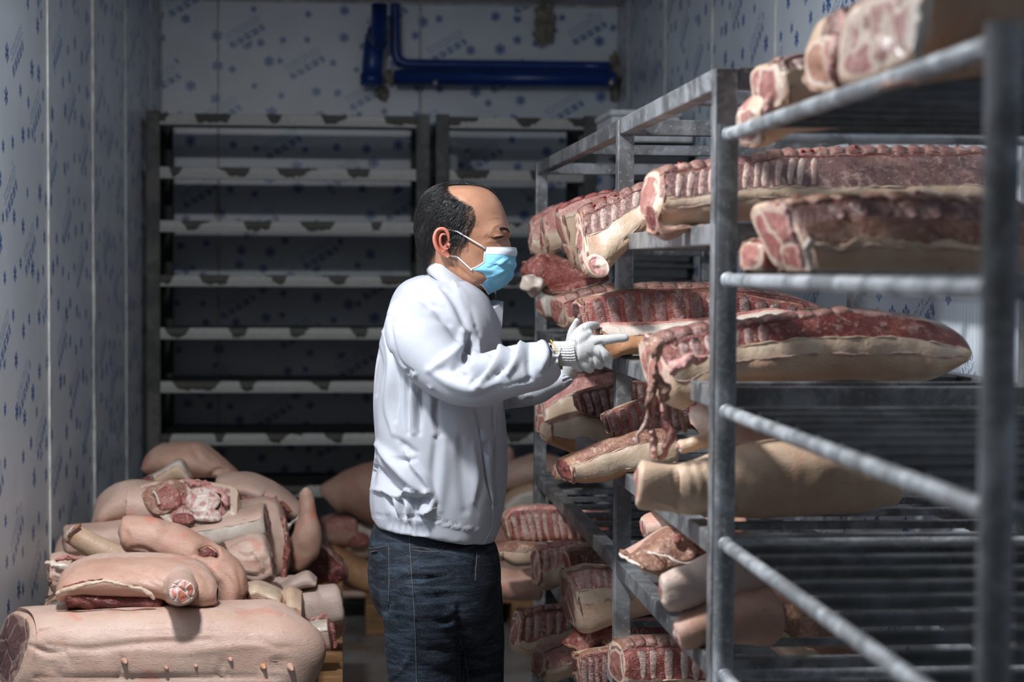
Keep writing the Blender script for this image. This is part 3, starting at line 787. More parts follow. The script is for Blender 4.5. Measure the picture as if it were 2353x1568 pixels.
# inspection stamp: a faint ring of brown ink printed on the skin
st_ = []
def stamp_bar(pts, w_):
    return tubeVF([P(*p_) for p_ in pts], w_, 5)
st_ = [stamp_bar([(x0, 1393.5+2*math.sin(x0), 4.22), (x0+7, 1391.5, 4.22)], .0011) for x0 in range(480, 545, 9)]+[stamp_bar([(x0, 1398, 4.20), (x0+4, 1401, 4.19)], .0011) for x0 in range(470, 550, 8)]

# ham resting on it, hock end to the camera
r_ = leg('skin-on ham on top of the front slab, sawn hock end pointing at the camera', 'meat', GL,
    [(418, 1360, 4.02, 31, .031), (417, 1358, 4.08, 34, .034), (416, 1353, 4.16, 42, .042), (412, 1346, 4.24, 50, .052), (400, 1340, 4.32, 52, .06), (385, 1338, 4.40, 40, .05)],
    'rind_pink', ('cut_bone', 'cut_red'), name='pork_ham', N=50, ring=70, lump=(.003, 12), ref=(1, 0, 0), endr=.95,
    strokes=[([(385, 1330), (378, 1350), (380, 1370)], 5, -.004), ([(450, 1325), (470, 1345), (478, 1370)], 5, -.003)])
slab_bands = [(0, 1.05, 'rind', 'rind_pink', 0), (1.05, 1.35, 'flesh', 'flesh_dark', 0), (1.35, 2, 'rind_back', 'rind_pink', 0)]
V_, o_, s_ = loft(r_, np.array([P(a, b, c) for a, b, c in cr([(132, 1352, 4.26), (170, 1332, 4.28), (230, 1322, 4.30), (320, 1322, 4.30), (400, 1328, 4.28), (460, 1346, 4.24), (500, 1366, 4.2)], 60)]),
    np.array([[0, -.02, h] for h in cr([(0, .006), (20, .032), (90, .040), (180, .043), (270, .044), (330, .042), (368, .024)], 60)[:, 1]]),
    np.array([[0, -h, -.012] for h in cr([(0, .03), (20, .10), (90, .13), (180, .13), (270, .12), (330, .10), (368, .04)], 60)[:, 1]]),
    [(0, .80, 'upper_rind', 'rind_rosy', 0), (.80, 1.5, 'torn_flesh', 'flesh_dark', -.02), (1.5, 2, 'back_rind', 'rind_pink', 0)], (None, None), .85, 9, lump=(.006, 10), endr=.7, ring=70,
    strokes=[([(250, 1300), (300, 1312), (360, 1330)], 5, -.004), ([(325, 1320), (345, 1340), (370, 1352)], 4, -.005), ([(340, 1315), (362, 1335), (385, 1345)], 4, -.005), ([(200, 1300), (260, 1296), (330, 1305)], 6, .004),
             ([(170, 1290), (160, 1310), (140, 1335)], 5, -.005), ([(450, 1310), (470, 1330), (480, 1360)], 5, -.004), ([(300, 1345), (330, 1360), (350, 1378)], 4, -.005)])
frill(r_, [(128, 1366, 4.15), (150, 1358, 4.14), (185, 1346, 4.13), (235, 1338, 4.13), (290, 1346, 4.13), (330, 1358, 4.14), (355, 1376, 4.15)], .0065, 'fat', 7)
frill(r_, [(133, 1352, 4.18), (155, 1348, 4.16), (190, 1337, 4.15), (235, 1332, 4.14)], .004, 'flesh_red', 8, 'torn_edge')
loft(r_, np.array([P(a, b, c) for a, b, c in cr([(150, 1372, 4.22), (240, 1374, 4.24), (330, 1378, 4.24), (385, 1385, 4.24)], 24)]), np.tile([0, 0, .022], (24, 1)), np.tile([0, -.05, 0], (24, 1)),
     [(0, 2, 'inner_flesh', 'flesh_dark', 0)], (None, None), .9, 12, lump=(.012, 16), endr=.3, ring=30)

# shoulder with trotter end lying behind it
leg('bent skin-on pork shank behind the front ham, drooping right end and torn hole', 'meat', GL,
    [(280, 1228, 4.5, 36, .05), (300, 1228, 4.5, 42, .055), (345, 1236, 4.5, 44, .06), (400, 1256, 4.5, 46, .065), (450, 1280, 4.48, 46, .065), (500, 1312, 4.46, 50, .065), (528, 1345, 4.44, 42, .06), (530, 1385, 4.42, 28, .05), (530, 1402, 4.42, 18, .04)],
    'rind_rosy', ('rind_pink', 'rind_tan'), N=70, ring=60, lump=(.006, 9), endr=.75,
    strokes=[([(450, 1275), (480, 1262), (500, 1275)], 13, -.035), ([(440, 1262), (455, 1282), (480, 1292)], 7, .010), ([(495, 1250), (505, 1275), (500, 1285)], 6, .010), ([(300, 1260), (330, 1262), (380, 1290)], 6, -.006),
             ([(430, 1290), (470, 1310), (505, 1350)], 4, -.005), ([(440, 1285), (485, 1305), (520, 1345)], 4, .004), ([(500, 1300), (530, 1320), (545, 1350)], 4, -.005), ([(545, 1300), (552, 1340), (556, 1370)], 5, -.005), ([(285, 1215), (295, 1235), (290, 1255)], 4, -.005)])
r_ = bpy.data.objects['pork_haunch']
V, F = tubeVF([P(455, 1282, 4.43), P(478, 1272, 4.43), P(494, 1282, 4.42)], [.006, .017, .008], 12, ry=.006); V += .004*vnoise(V, 50, 3)[:, None]; obj('torn_hole', V, F, 'flesh_dark', r_)
frill(r_, [(443, 1270, 4.435), (462, 1258, 4.43), (482, 1253, 4.43), (500, 1268, 4.42), (503, 1285, 4.42)], .004, 'flesh_brown', 4, 'torn_edge')
frill(r_, [(455, 1286, 4.425), (472, 1290, 4.42), (490, 1292, 4.415)], .004, 'white_fat', 4)
# short hock with white end
r_ = leg('short skin-on hock with white knuckle end against the left wall side of the pile', 'meat', GL,
    [(162, 1222, 4.62, 25, .027), (185, 1238, 4.62, 26, .028), (215, 1255, 4.62, 27, .030), (245, 1268, 4.62, 26, .03), (280, 1282, 4.62, 24, .03), (300, 1290, 4.62, 20, .03)],
    'rind_tan', ('white_fat', 'cut_red'), name='pork_hock', N=34, ring=40, lump=(.003, 14), endr=.86)
frill(r_, [(155, 1245, 4.59), (160, 1228, 4.585), (176, 1210, 4.59), (186, 1206, 4.6)], .006, 'flesh_brown', 4, 'torn_edge')
# slabs lying crosswise
skinfat = [(0, .52, 'rind', 'rind_pink', 0), (.52, .95, 'fat_cut', 'white_fat', 0), (.95, 1.25, 'flesh', 'flesh_pink', 0), (1.25, 2, 'rind_back', 'rind_pink', 0)]
slab('flat skin-on slab end sticking out left of the bent shank', 'meat', GL, 4.78, [(132, 1228), (200, 1222), (300, 1212)], [(136, 1284), (200, 1286), (310, 1290)], .22,
     [(0, .85, 'rind', 'rind_pink', 0), (.85, 1.1, 'fat_cut', 'fat', 0), (1.1, 2, 'rind_back', 'rind_pink', 0)], ('cut_ham', None), name='pork_slab', nexp=.6)
slab('skin-on slab with white fat edge rising to the right behind the bent shank', 'meat', GL, 4.86, [(395, 1218), (440, 1206), (520, 1190), (602, 1172)], [(400, 1275), (470, 1270), (540, 1262), (612, 1245)], .24,
     [(0, .42, 'rind', 'rind_pink', 0), (.42, .78, 'fat_cut', 'white_fat', 0), (.78, 1.1, 'flesh', 'flesh_pink', 0), (1.1, 2, 'rind_back', 'rind_pink', 0)], (None, 'cut_ham'), name='pork_slab', nexp=.6)
slab('crumpled wrinkled skin piece drooping beneath the fat-edged slab', 'meat', GL, 4.64, [(510, 1262), (560, 1245), (600, 1240), (618, 1268)], [(545, 1330), (575, 1352), (605, 1362), (630, 1345)], .16, RINDALL, ('cut_ham', 'cut_red'), name='pork_belly', nexp=.8, lump=(.010, 13), N=50, ring=60,
     strokes=[([(540, 1268), (570, 1280), (600, 1260)], 5, -.006), ([(545, 1290), (580, 1300), (615, 1285)], 6, -.008), ([(560, 1320), (590, 1325), (622, 1305)], 5, -.008), ([(570, 1342), (600, 1345), (622, 1330)], 4, -.006), ([(580, 1265), (600, 1290), (605, 1320)], 5, .006)])
# ham with the big cut face
r_ = leg('large ham with its marbled cut face up, near the top of the left pile', 'meat', GL,
    [(222, 1205, 5.0, 14, .05), (250, 1180, 5.02, 34, .09), (290, 1160, 5.05, 52, .13), (340, 1160, 5.05, 52, .13), (420, 1162, 5.06, 52, .13), (500, 1165, 5.06, 48, .12), (542, 1170, 5.06, 40, .10)],
    'rind_pink', ('rind_pink', 'cut_ham'), name='pork_ham', N=54, ring=60, nexp=.8, lump=(.006, 8),
    strokes=[([(255, 1150), (270, 1180), (268, 1215)], 4, -.004), ([(240, 1160), (250, 1185), (245, 1210)], 4, -.004)])
ca = cr([(302, 1128, 0), (345, 1110, 0), (400, 1106, 0), (425, 1102, 0), (470, 1106, 0), (540, 1122, 0), (545, 1150, 0), (538, 1200, 0), (500, 1205, 0), (450, 1208, 0), (395, 1205, 0), (360, 1180, 0), (325, 1150, 0), (302, 1130, 0)], 49)[:-1]
ring_ = np.array([P(a[0], a[1], 4.885+.10*(1208-a[1])/100) for a in ca])
nrm = np.array([-.1, -.8, .6]); nrm /= np.linalg.norm(nrm)
ringcap('cut_face', ring_, nrm, 'cut_ham', r_, .016, .008, 14, 5)
obj('cut_face_edge', np.vstack([ring_+nrm*.001, ring_-nrm*.06]), gridF(2, 48), 'white_fat', r_)
def disc(root, name, x, y, Y, rx, ry, mat, h=.006, seed=1, tilt=(0, -.8, .6)):
    c = P(x, y, Y); n_ = np.array(tilt, float); n_ /= np.linalg.norm(n_); sx = np.array([1.0, 0, 0]); sy = np.cross(n_, sx); sy /= np.linalg.norm(sy); sy *= np.sign(sy[2]) or 1
    a = np.linspace(0, 2*np.pi, 24, endpoint=False); k = Y/FPX
    V = []
    for r, hh in ((1, -.004), (.97, .22), (.86, .36), (.6, .42), (.25, .45)):
        for t in a: V.append(c+sx*math.cos(t)*rx*k*r+sy*math.sin(t)*ry*k*r/max(.35, abs(sy[2]))+n_*h*hh)
    V = np.array(V); V += (vnoise(V, 40, seed)*.004)[:, None]*n_+.010*np.stack([vnoise(V, 18, seed+1), 0*V[:, 0], vnoise(V, 18, seed+2)], 1)
    return obj(name, V, gridF(5, 24)+[list(range(96, 120))], mat, root)
disc(r_, 'muscle', 378, 1143, 4.935, 48, 36, 'flesh_brown', .018, 1)
disc(r_, 'muscle', 388, 1150, 4.922, 27, 23, 'flesh_red', .026, 2)
disc(r_, 'muscle', 424, 1144, 4.925, 11, 12, 'flesh_red', .024, 3)
disc(r_, 'muscle', 421, 1196, 4.875, 26, 14, 'flesh_red', .022, 4)
disc(r_, 'fat_lump', 465, 1150, 4.915, 36, 28, 'marbled_fat', .018, 5)
disc(r_, 'fat_lump', 478, 1185, 4.885, 34, 15, 'marbled_fat', .016, 6)
frill(r_, [(418, 1106, 4.98), (450, 1112, 4.96), (490, 1124, 4.94), (512, 1140, 4.92), (520, 1160, 4.90)], .012, 'flesh_pink', 5, 'muscle_edge')
frill(r_, [(352, 1128, 4.93), (362, 1145, 4.915), (366, 1160, 4.90)], .004, 'white_fat', 6)
frill(r_, [(395, 1112, 5.02), (432, 1108, 5.0), (480, 1112, 5.0), (540, 1126, 5.02)], .007, 'fat', 9)
# flap with fat edge
slab('triangular skin flap with white fat edge standing above the cut ham', 'meat', GL, 5.42, [(322, 1108), (365, 1088), (410, 1062), (432, 1095)], [(335, 1125), (370, 1118), (410, 1112), (440, 1112)], .12,
     [(0, .3, 'fat_cut', 'white_fat', .004), (.3, 2, 'rind', 'rind_tan', 0)], ('cut_red', 'cut_red'), name='pork_belly', lump=(.006, 12))
slab('ragged red trimmings wedged by the wall at the left of the cut ham', 'meat', GL, 5.3, [(235, 1185), (262, 1150), (300, 1118), (340, 1100)], [(248, 1212), (280, 1190), (320, 1160), (350, 1140)], .14,
     [(0, .35, 'flesh', 'flesh_red', 0), (.35, .6, 'fat_cut', 'white_fat', .003), (.6, 1, 'lower_flesh', 'flesh_pink', 0), (1, 2, 'rind', 'rind_pink', 0)], name='pork_trimming', lump=(.012, 18))
leg('topmost skin-on shoulder of the left pile, reddened skin, against the dark shelves', 'meat', GL,
    [(332, 1078, 5.9, 12, .06), (360, 1062, 5.9, 30, .10), (400, 1054, 5.9, 38, .13), (445, 1056, 5.9, 44, .14), (490, 1070, 5.9, 30, .12), (530, 1085, 5.9, 14, .08), (545, 1088, 5.9, 6, .05)],
    'rind_rosy', ('cut_red', 'cut_dark'), N=46, ring=50, lump=(.010, 8), name='pork_shoulder', strokes=[([(440, 1022), (455, 1050), (500, 1085)], 7, -.01), ([(480, 1095), (505, 1080), (530, 1088)], 6, -.02)])
r_ = leg('broad skin-on shoulder right of the cut ham with red torn edge', 'meat', GL,
    [(498, 1108, 5.5, 16, .07), (530, 1112, 5.5, 26, .12), (575, 1118, 5.5, 30, .14), (620, 1136, 5.5, 28, .13), (665, 1165, 5.48, 24, .10), (695, 1190, 5.46, 16, .06)],
    'rind_pink', ('cut_red', 'cut_ham'), N=50, ring=50, lump=(.007, 9), name='pork_shoulder')
frill(r_, [(545, 1160, 5.38), (580, 1150, 5.36), (610, 1143, 5.36), (640, 1152, 5.36), (668, 1178, 5.36)], .013, 'flesh_red', 5, 'torn_flesh')
frill(r_, [(560, 1150, 5.37), (575, 1140, 5.37), (590, 1146, 5.37)], .022, 'flesh_pink', 6, 'torn_flesh')
frill(r_, [(655, 1218, 5.33), (668, 1205, 5.33), (690, 1190, 5.34), (699, 1184, 5.36)], .014, 'white_fat', 7)
slab('skin-on side hanging down between the shoulder and the standing trotter', 'meat', GL, 5.05, [(540, 1168), (590, 1158), (632, 1162), (650, 1190)], [(560, 1330), (600, 1350), (640, 1345), (662, 1320)], .22,
     RINDALL, ('cut_red', 'cut_red'), name='pork_half', N=50, ring=60, nexp=.7, strokes=[([(550, 1205), (600, 1195), (645, 1200)], 5, -.004), ([(605, 1270), (640, 1262), (655, 1275)], 5, -.006), ([(560, 1320), (600, 1340), (640, 1310)], 6, -.006)])
frill(bpy.data.objects['pork_half'], [(652, 1190, 4.98), (658, 1240, 4.95), (656, 1290, 4.95), (648, 1345, 4.95)], .010, 'flesh_red', 2, 'cut_edge')
leg('pig trotter standing upright at the right of the left pile', 'meat', GL,
    [(702, 1126, 5.3, 13, .02), (705, 1150, 5.3, 17, .024), (708, 1185, 5.3, 22, .03), (708, 1220, 5.3, 32, .04), (700, 1255, 5.3, 36, .04), (688, 1285, 5.3, 28, .035), (680, 1312, 5.3, 12, .02)],
    'rind_rosy', ('fat', 'cut_red'), name='pork_trotter', N=44, ring=40, lump=(.004, 12), endr=.6)
slab('dark red bony cut beneath the upright trotter', 'meat', GL, 5.42, [(682, 1290), (705, 1262), (730, 1240), (760, 1262), (790, 1300)], [(675, 1320), (700, 1335), (735, 1345), (770, 1350), (800, 1345)], .14,
     [(0, .3, 'fat_cut', 'flesh_brown', 0), (.3, .7, 'flesh', 'flesh_dark', 0), (.7, 1, 'lower_flesh', 'flesh_red', 0), (1, 2, 'back_flesh', 'flesh_dark', 0)], name='pork_trimming', lump=(.018, 16), N=44, ring=50)
slab('small wrinkled skin piece at the left edge of the pile, above the front slab', 'meat', GL, 4.42, [(104, 1290), (125, 1286), (160, 1296)], [(102, 1355), (120, 1374), (150, 1372)], .14, RINDALL, ('cut_ham', None), name='pork_belly', lump=(.008, 15), N=40, ring=50,
     strokes=[([(108, 1318), (130, 1312), (150, 1330)], 4, -.008), ([(108, 1342), (128, 1335), (145, 1350)], 4, -.008)])
frill(bpy.data.objects['pork_belly.002'], [(104, 1296, 4.36), (122, 1300, 4.35), (150, 1304, 4.35), (175, 1300, 4.36)], .011, 'white_fat', 4)
frill(bpy.data.objects['pork_belly.002'], [(126, 1288, 4.4), (150, 1282, 4.4), (185, 1284, 4.4)], .008, 'flesh_pink', 4, 'meat_edge')
slab('skin-on slab with white fat rim directly under the front ham', 'meat', GL, 4.42, [(95, 1395), (130, 1366), (180, 1372), (240, 1385)], [(92, 1412), (140, 1412), (190, 1412), (240, 1412)], .15,
     [(0, .4, 'rind', 'rind_tan', 0), (.4, .75, 'fat_cut', 'white_fat', .004), (.75, 2, 'rind_back', 'rind_tan', 0)], name='pork_slab')
slab('fat-edged pork end jutting right of the front ham', 'meat', GL, 4.40, [(560, 1358), (590, 1352), (628, 1366), (645, 1378)], [(568, 1394), (600, 1398), (630, 1404), (644, 1400)], .16,
     [(0, .45, 'fat_cut', 'fat', .004), (.45, .8, 'flesh', 'flesh_brown', 0), (.8, 2, 'rind', 'rind_pink', 0)], name='pork_slab', lump=(.005, 16))
slab('tall cut-faced pork block right behind the front slab', 'meat', GL, 4.36, [(640, 1388), (665, 1376), (692, 1388)], [(664, 1568), (690, 1590), (700, 1590)], .26,
     [(0, .25, 'rind', 'rind_tan', 0), (.25, .55, 'flesh', 'flesh_brown', 0), (.55, .8, 'fat_cut', 'fat', 0), (.8, 2, 'rind_back', 'rind_pink', 0)], name='pork_block', lump=(.010, 16), N=40)
leg('pale skin-on leg end pointing right, beyond the front slab', 'meat', GL,
    [(782, 1388, 4.86, 44, .055), (768, 1390, 4.86, 46, .06), (735, 1392, 4.88, 44, .07), (700, 1390, 4.9, 46, .08), (660, 1378, 4.95, 50, .09), (630, 1372, 5.0, 44, .08)],
    'rind_pale', ('rind_pale', None), N=40, ring=50, nexp=.75, lump=(.006, 9), endr=.85, name='pork_haunch', strokes=[([(650, 1345), (690, 1352), (722, 1345)], 5, -.005), ([(720, 1340), (740, 1362), (740, 1400)], 8, .004)])
slab('small flap of pale skin curling over the pale leg end', 'meat', GL, 4.82, [(642, 1352), (672, 1334), (706, 1322), (728, 1340)], [(645, 1366), (675, 1362), (708, 1356), (725, 1352)], .12, [(0, 2, 'rind', 'rind_pale', 0)], (None, None), name='pork_belly')
r_ = slab('small block with white fat top on the pallet edge, right of the pile', 'meat', GL, 4.60, [(693, 1442), (720, 1436), (752, 1434)], [(694, 1500), (725, 1506), (762, 1504)], .15,
     [(0, .42, 'fat_cut', 'white_fat', 0), (.42, 2, 'rind', 'rind_pink', 0)], ('cut_red', 'cut_red'), name='pork_block', nexp=.5)
frill(r_, [(700, 1436, 4.66), (722, 1424, 4.66), (745, 1418, 4.68)], .018, 'flesh_pink', 4, 'meat_edge')
frill(r_, [(752, 1424, 4.68), (763, 1450, 4.66), (766, 1490, 4.66)], .010, 'flesh_red', 5, 'cut_edge')
leg('shaded skin-on shank end beneath the pale leg end', 'meat', GL, [(770, 1420, 4.95, 22, .04), (772, 1440, 4.95, 22, .04), (768, 1462, 4.95, 14, .04)], 'rind_rosy', ('cut_red', 'cut_red'), name='pork_hock', N=16, ring=30)
# lower layers of the heap that carry the ones in view
for i, (x, y, Y, hw, lb) in enumerate([(245, 1392, 4.9, 82, 'lower-layer skin-on side by the wall, buried under the hock and small belly'), (520, 1400, 4.92, 85, 'lower-layer skin-on side buried under the bent shank and fat-edged slab'),
                                     (260, 1290, 5.5, 80, 'middle-layer skin-on side hidden behind the cut ham, by the wall'), (480, 1290, 5.6, 80, 'middle-layer skin-on side hidden under the cut ham and broad shoulder'),
                                     (400, 1180, 5.95, 70, 'skin-on side hidden under the topmost shoulder of the left pile'), (400, 1270, 6.0, 62, 'lowest skin-on side at the far end of the left pile')]):
    leg(lb, 'meat', GL, [(x-120+40*(i % 2), y, Y, hw*.8, .16), (x, y, Y, hw, .18), (x+130, y, Y, hw*.8, .16)], 'rind_pink', name='pork_half', N=16, ring=30, lump=(.012, 6))
# ------------------------------------------------------------ meat beyond the worker
GF = 'pork pieces on the far pallet behind the worker'
r_ = leg('skin-on ham behind the worker\'s back, hock end pointing left', 'meat', GF,
    [(756, 1152, 7.45, 42, .06), (775, 1138, 7.45, 40, .07), (810, 1130, 7.45, 54, .10), (860, 1132, 7.45, 72, .15), (950, 1140, 7.45, 80, .18), (1040, 1130, 7.45, 70, .16), (1150, 1100, 7.45, 40, .1)],
    'rind_rosy', ('rind_pink', 'cut_red'), name='pork_ham', N=46, ring=44, lump=(.008, 7), endr=.8)
r_ = slab('white-fatted cut with a red round of muscle behind the worker\'s hip', 'meat', GF, 7.5, [(775, 1215), (810, 1190), (850, 1186), (950, 1190)], [(780, 1275), (820, 1290), (860, 1290), (950, 1290)], .25,
    [(0, .9, 'fat_cut', 'white_fat', 0), (.9, 2, 'rind', 'rind_pink', 0)], name='pork_ham', lump=(.012, 10))
disc(r_, 'muscle', 826, 1242, 7.46, 24, 18, 'flesh_red', .02, 3, (0, -1, .2))
slab('orange skin-on slab leaning low behind the worker\'s hip', 'meat', GF, 7.35, [(762, 1262), (800, 1275), (850, 1300), (950, 1330)], [(790, 1345), (820, 1362), (860, 1372), (950, 1385)], .2, [(0, 2, 'rind', 'rind_orange', 0)], name='pork_slab', nexp=.8)
slab('shaded pork side lying on the far pallet left of the worker\'s leg', 'meat', GF, 7.4, [(760, 1350), (850, 1352), (1000, 1360)], [(760, 1383), (850, 1383), (1000, 1383)], .3, [(0, .4, 'flesh', 'flesh_brown', 0), (.4, 2, 'rind', 'rind_pink', 0)], name='pork_half')
slab('dim pork belly between the upright trotter and the worker', 'meat', GF, 7.45, [(740, 1200), (775, 1188), (820, 1190)], [(745, 1250), (775, 1262), (820, 1262)], .2, [(0, .5, 'flesh', 'flesh_pink', 0), (.5, 2, 'rind', 'rind_rosy', 0)], name='pork_belly')
leg('pale skin-on shoulder seen between the worker\'s jacket and the far post', 'meat', GF, [(1150, 1108, 7.4, 26, .06), (1175, 1095, 7.4, 34, .09), (1210, 1082, 7.4, 34, .10), (1250, 1078, 7.4, 36, .1), (1300, 1085, 7.4, 30, .08)], 'rind_pink', name='pork_shoulder', N=30, ring=36)
r_ = slab('cut shoulder with white fat and red flesh in front of the worker\'s jacket hem', 'meat', GF, 7.3, [(1150, 1150), (1180, 1128), (1215, 1112), (1260, 1118)], [(1150, 1200), (1180, 1195), (1215, 1190), (1260, 1190)], .2,
    [(0, .35, 'rind', 'rind_tan', 0), (.35, .65, 'fat_cut', 'white_fat', .004), (.65, 1, 'flesh', 'flesh_red', 0), (1, 2, 'rind_back', 'rind_tan', 0)], name='pork_shoulder', lump=(.014, 12))
leg('rounded skin-on knuckle just right of the jacket edge, high on the far pile', 'meat', GF, [(1140, 1060, 7.5, 34, .06), (1160, 1050, 7.5, 26, .05), (1172, 1030, 7.5, 10, .03)], 'rind_rosy', name='pork_hock', N=20, ring=30)
leg('skin-on leg end low behind the worker\'s front pocket', 'meat', GF, [(1128, 1250, 7.35, 30, .05), (1150, 1240, 7.35, 34, .06), (1185, 1235, 7.35, 36, .07), (1230, 1235, 7.35, 30, .06)], 'rind_rosy', name='pork_haunch', N=26, ring=34)
leg('far skin-on side resting between the far pallet and rack leg', 'meat', GF, [(1100, 1318, 7.4, 40, .1), (1180, 1316, 7.4, 44, .13), (1260, 1320, 7.4, 36, .1)], 'rind_pink', name='pork_half', N=24, ring=30)

# ------------------------------------------------------------ pork on the racks
G1 = 'pork loins on the top loaded shelf of the square-tube rack'
def loinbands(ch=.22, rb=.48, ft=.56, rind='rind_tan', rib='flesh_red', chm='flesh_pink', fat='fat'):
    return [(0, ch, 'chine', chm, 0), (ch, ch+.035, 'groove', 'flesh_dark', -.004), (ch+.035, rb, 'rib_side', rib, -.003), (rb, ft, 'fat_cut', fat, .003), (ft, 1.86, 'rind', rind, 0), (1.86, 2, 'chine_back', chm, 0)]
# far left ends
slab('narrow loin end, farthest along the top loaded shelf', 'meat', G1, 5.02, [(1222, 500), (1240, 488), (1300, 465)], [(1221, 582), (1250, 590), (1300, 560)], .05, loinbands(.1, .55, .7, rib='flesh_pink'), name='pork_loin', N=20, ring=34, lump=(.007, 14))
slab('loin end with ragged fat, second farthest on the top loaded shelf', 'meat', G1, 4.86, [(1247, 492), (1270, 478), (1340, 452)], [(1252, 586), (1280, 580), (1340, 560)], .06, loinbands(.1, .5, .75, rib='flesh_pink'), name='pork_loin', N=24, ring=36, lump=(.007, 14))
slab('long pork side with wide tan skin hanging down and bright red backbone', 'meat', G1, 4.55, [(1280, 482), (1330, 460), (1420, 432), (1520, 415)], [(1320, 612), (1360, 632), (1420, 600), (1520, 540)], .08, loinbands(.10, .28, .33, chm='bone_red', rib='flesh_pink'), ('cut_red', None), name='pork_loin', N=44, bones=(7, .02, .98, 'bone_red'), lump=(.006, 8), drops=(3, 'chine'), shear0=.05)
r_ = slab('prominent loin draped over the shelf front, six rib ends and a folded pale tip', 'meat', G1, 3.70, [(1334, 486), (1390, 456), (1450, 430), (1515, 407), (1600, 392)], [(1348, 628), (1385, 636), (1430, 592), (1500, 520), (1600, 470)], [.09, .1, .12], loinbands(.24, .47, .66, rind='rind_tan', rib='vertebra_row', chm='bone_cut'), ('cut_ham', None), name='pork_loin', N=60, ring=56,
    bones=(6, .02, .72, 'bone_cut'), ribs=(7, .06, .74, .0058, 'rib_bone', -.03), lean=.05, drops=(4, 'chine'), lump=(.005, 9), shear0=.05, strokes=[([(1360, 590), (1400, 600), (1450, 560)], 5, -.003), ([(1400, 565), (1450, 545), (1500, 520)], 3, -.003)])
ring_ = np.array([P(1373+27*math.cos(t), 611+26*math.sin(t)+8*math.cos(t), 3.67-.02*math.cos(t)) for t in np.linspace(0, 2*np.pi, 24, endpoint=False)])
ringcap('folded_tip', ring_, np.array([-.35, -.9, -.2]), 'cut_ham', r_, .009, .008, 9, 4)
r_ = slab('longest loin running deep into the top loaded shelf with red backbone', 'meat', G1, [3.10, 3.10, 3.12], [(1518, 388), (1600, 372), (1700, 352), (1850, 340), (2020, 337), (2180, 338), (2330, 338)], [(1500, 508), (1560, 520), (1650, 512), (1750, 500), (1900, 500), (2100, 500), (2330, 495)], .14,
    loinbands(.24, .52, .60, rib='vertebra_row', chm='bone_cut'), ('cut_ham', None), N=90, name='pork_loin', bones=(22, .01, .98, 'bone_cut'), ribs=(13, .04, .46, .0058, 'rib_bone', -.01), lean=.05, drops=(9, 'chine'), lump=(.006, 8), ring=56, shear0=.09)
slab('loose hanging fold of belly below the tip of the longest loin', 'meat', G1, 3.05, [(1500, 470), (1512, 500), (1540, 520), (1600, 520)], [(1506, 535), (1535, 552), (1570, 535), (1620, 515)], .05, [(0, .3, 'fat_cut', 'fat', 0), (.3, 2, 'rind', 'rind_rosy', 0)], ('flesh_dark', None), name='pork_belly', lump=(.005, 16))
slab('bright red boneless meat chunk hanging at the far end of the rack', 'meat', G1, 4.75, [(1208, 610), (1235, 592), (1270, 580), (1310, 590), (1370, 600)], [(1212, 640), (1240, 662), (1275, 668), (1320, 662), (1370, 655)], .12, [(0, 2, 'flesh', 'flesh_red', 0)], ('flesh_red', None), name='pork_chunk', nexp=.95, lump=(.009, 12), N=44, ring=50, endr=.6)
blob('bone_knuckle', 1228, 655, 4.70, .024, .020, 'white_fat', 'knobbly white knuckle bone below the red boneless chunk', 'bone', 9)
slab('belly strip with pale underside beneath the red chunk', 'meat', G1, 4.7, [(1250, 662), (1290, 655), (1340, 640), (1400, 630)], [(1262, 678), (1300, 680), (1350, 668), (1400, 650)], .08, [(0, .6, 'flesh', 'flesh_red', 0), (.6, 2, 'rind', 'fat', 0)], name='pork_belly', lump=(.006, 16))
slab('pale ragged fat trimming dangling by the far rack post', 'meat', G1, 5.2, [(1240, 682), (1262, 672), (1300, 676)], [(1244, 722), (1268, 738), (1300, 735)], .06, [(0, .8, 'fat_cut', 'white_fat', 0), (.8, 2, 'flesh', 'flesh_brown', 0)], name='fat_trimming', lump=(.012, 22))

G2 = 'pork on the hand-height shelf of the racks'
slab('loin with red sawn end behind the glove, backbone up', 'meat', G2, 4.5, [(1284, 684), (1340, 668), (1420, 655), (1500, 648), (1660, 650), (1800, 668), (1890, 700)], [(1300, 755), (1340, 765), (1420, 740), (1500, 730), (1660, 730), (1800, 735), (1890, 712)], .16, loinbands(.3, .55, .7, rib='flesh_red'), ('cut_red', None), name='pork_loin', N=60, ring=44, lump=(.007, 10), bones=(16, .02, .9, 'bone_cut'))
slab('rib rack standing behind the lifted belly, dark ribs with pale membrane', 'meat', G2, [3.79,3.79,3.82], [(1326, 694), (1380, 680), (1450, 668), (1600, 670), (1700, 676), (1850, 700)], [(1345, 765), (1400, 775), (1500, 775), (1650, 770), (1750, 765), (1850, 760)], .07,
     [(0, .13, 'chine', 'flesh_brown', .002), (.13, .92, 'rib_side', 'flesh_red', -.006), (.92, 2, 'rind', 'rind_tan', 0)], ('cut_dark', None), name='rib_rack', N=70, ring=50, nexp=.5, ribs=(13, .04, .98, 0, 'rib_dim', .012), lump=(.004, 9), wob=.03)
r_ = slab('long pork belly strip being lifted by the gloved hand, fat side up', 'meat', G2, [3.72, 3.71, 3.66, 3.6], [(1362, 752), (1400, 742), (1480, 742), (1560, 738), (1650, 728), (1760, 712), (1835, 716)], [(1370, 770), (1400, 828), (1440, 818), (1520, 812), (1600, 808), (1700, 790), (1838, 745)], .10,
     [(0, .20, 'flesh', 'flesh_pink', .003), (.20, .46, 'fat_cut', 'white_fat', .002), (.46, 1.7, 'rind', 'rind_orange', 0), (1.7, 2, 'flesh_back', 'flesh_pink', 0)], ('flesh_pink', 'cut_red'), name='pork_belly', N=60, ring=50, lump=(.004, 9), nexp=.7, lean=.02)
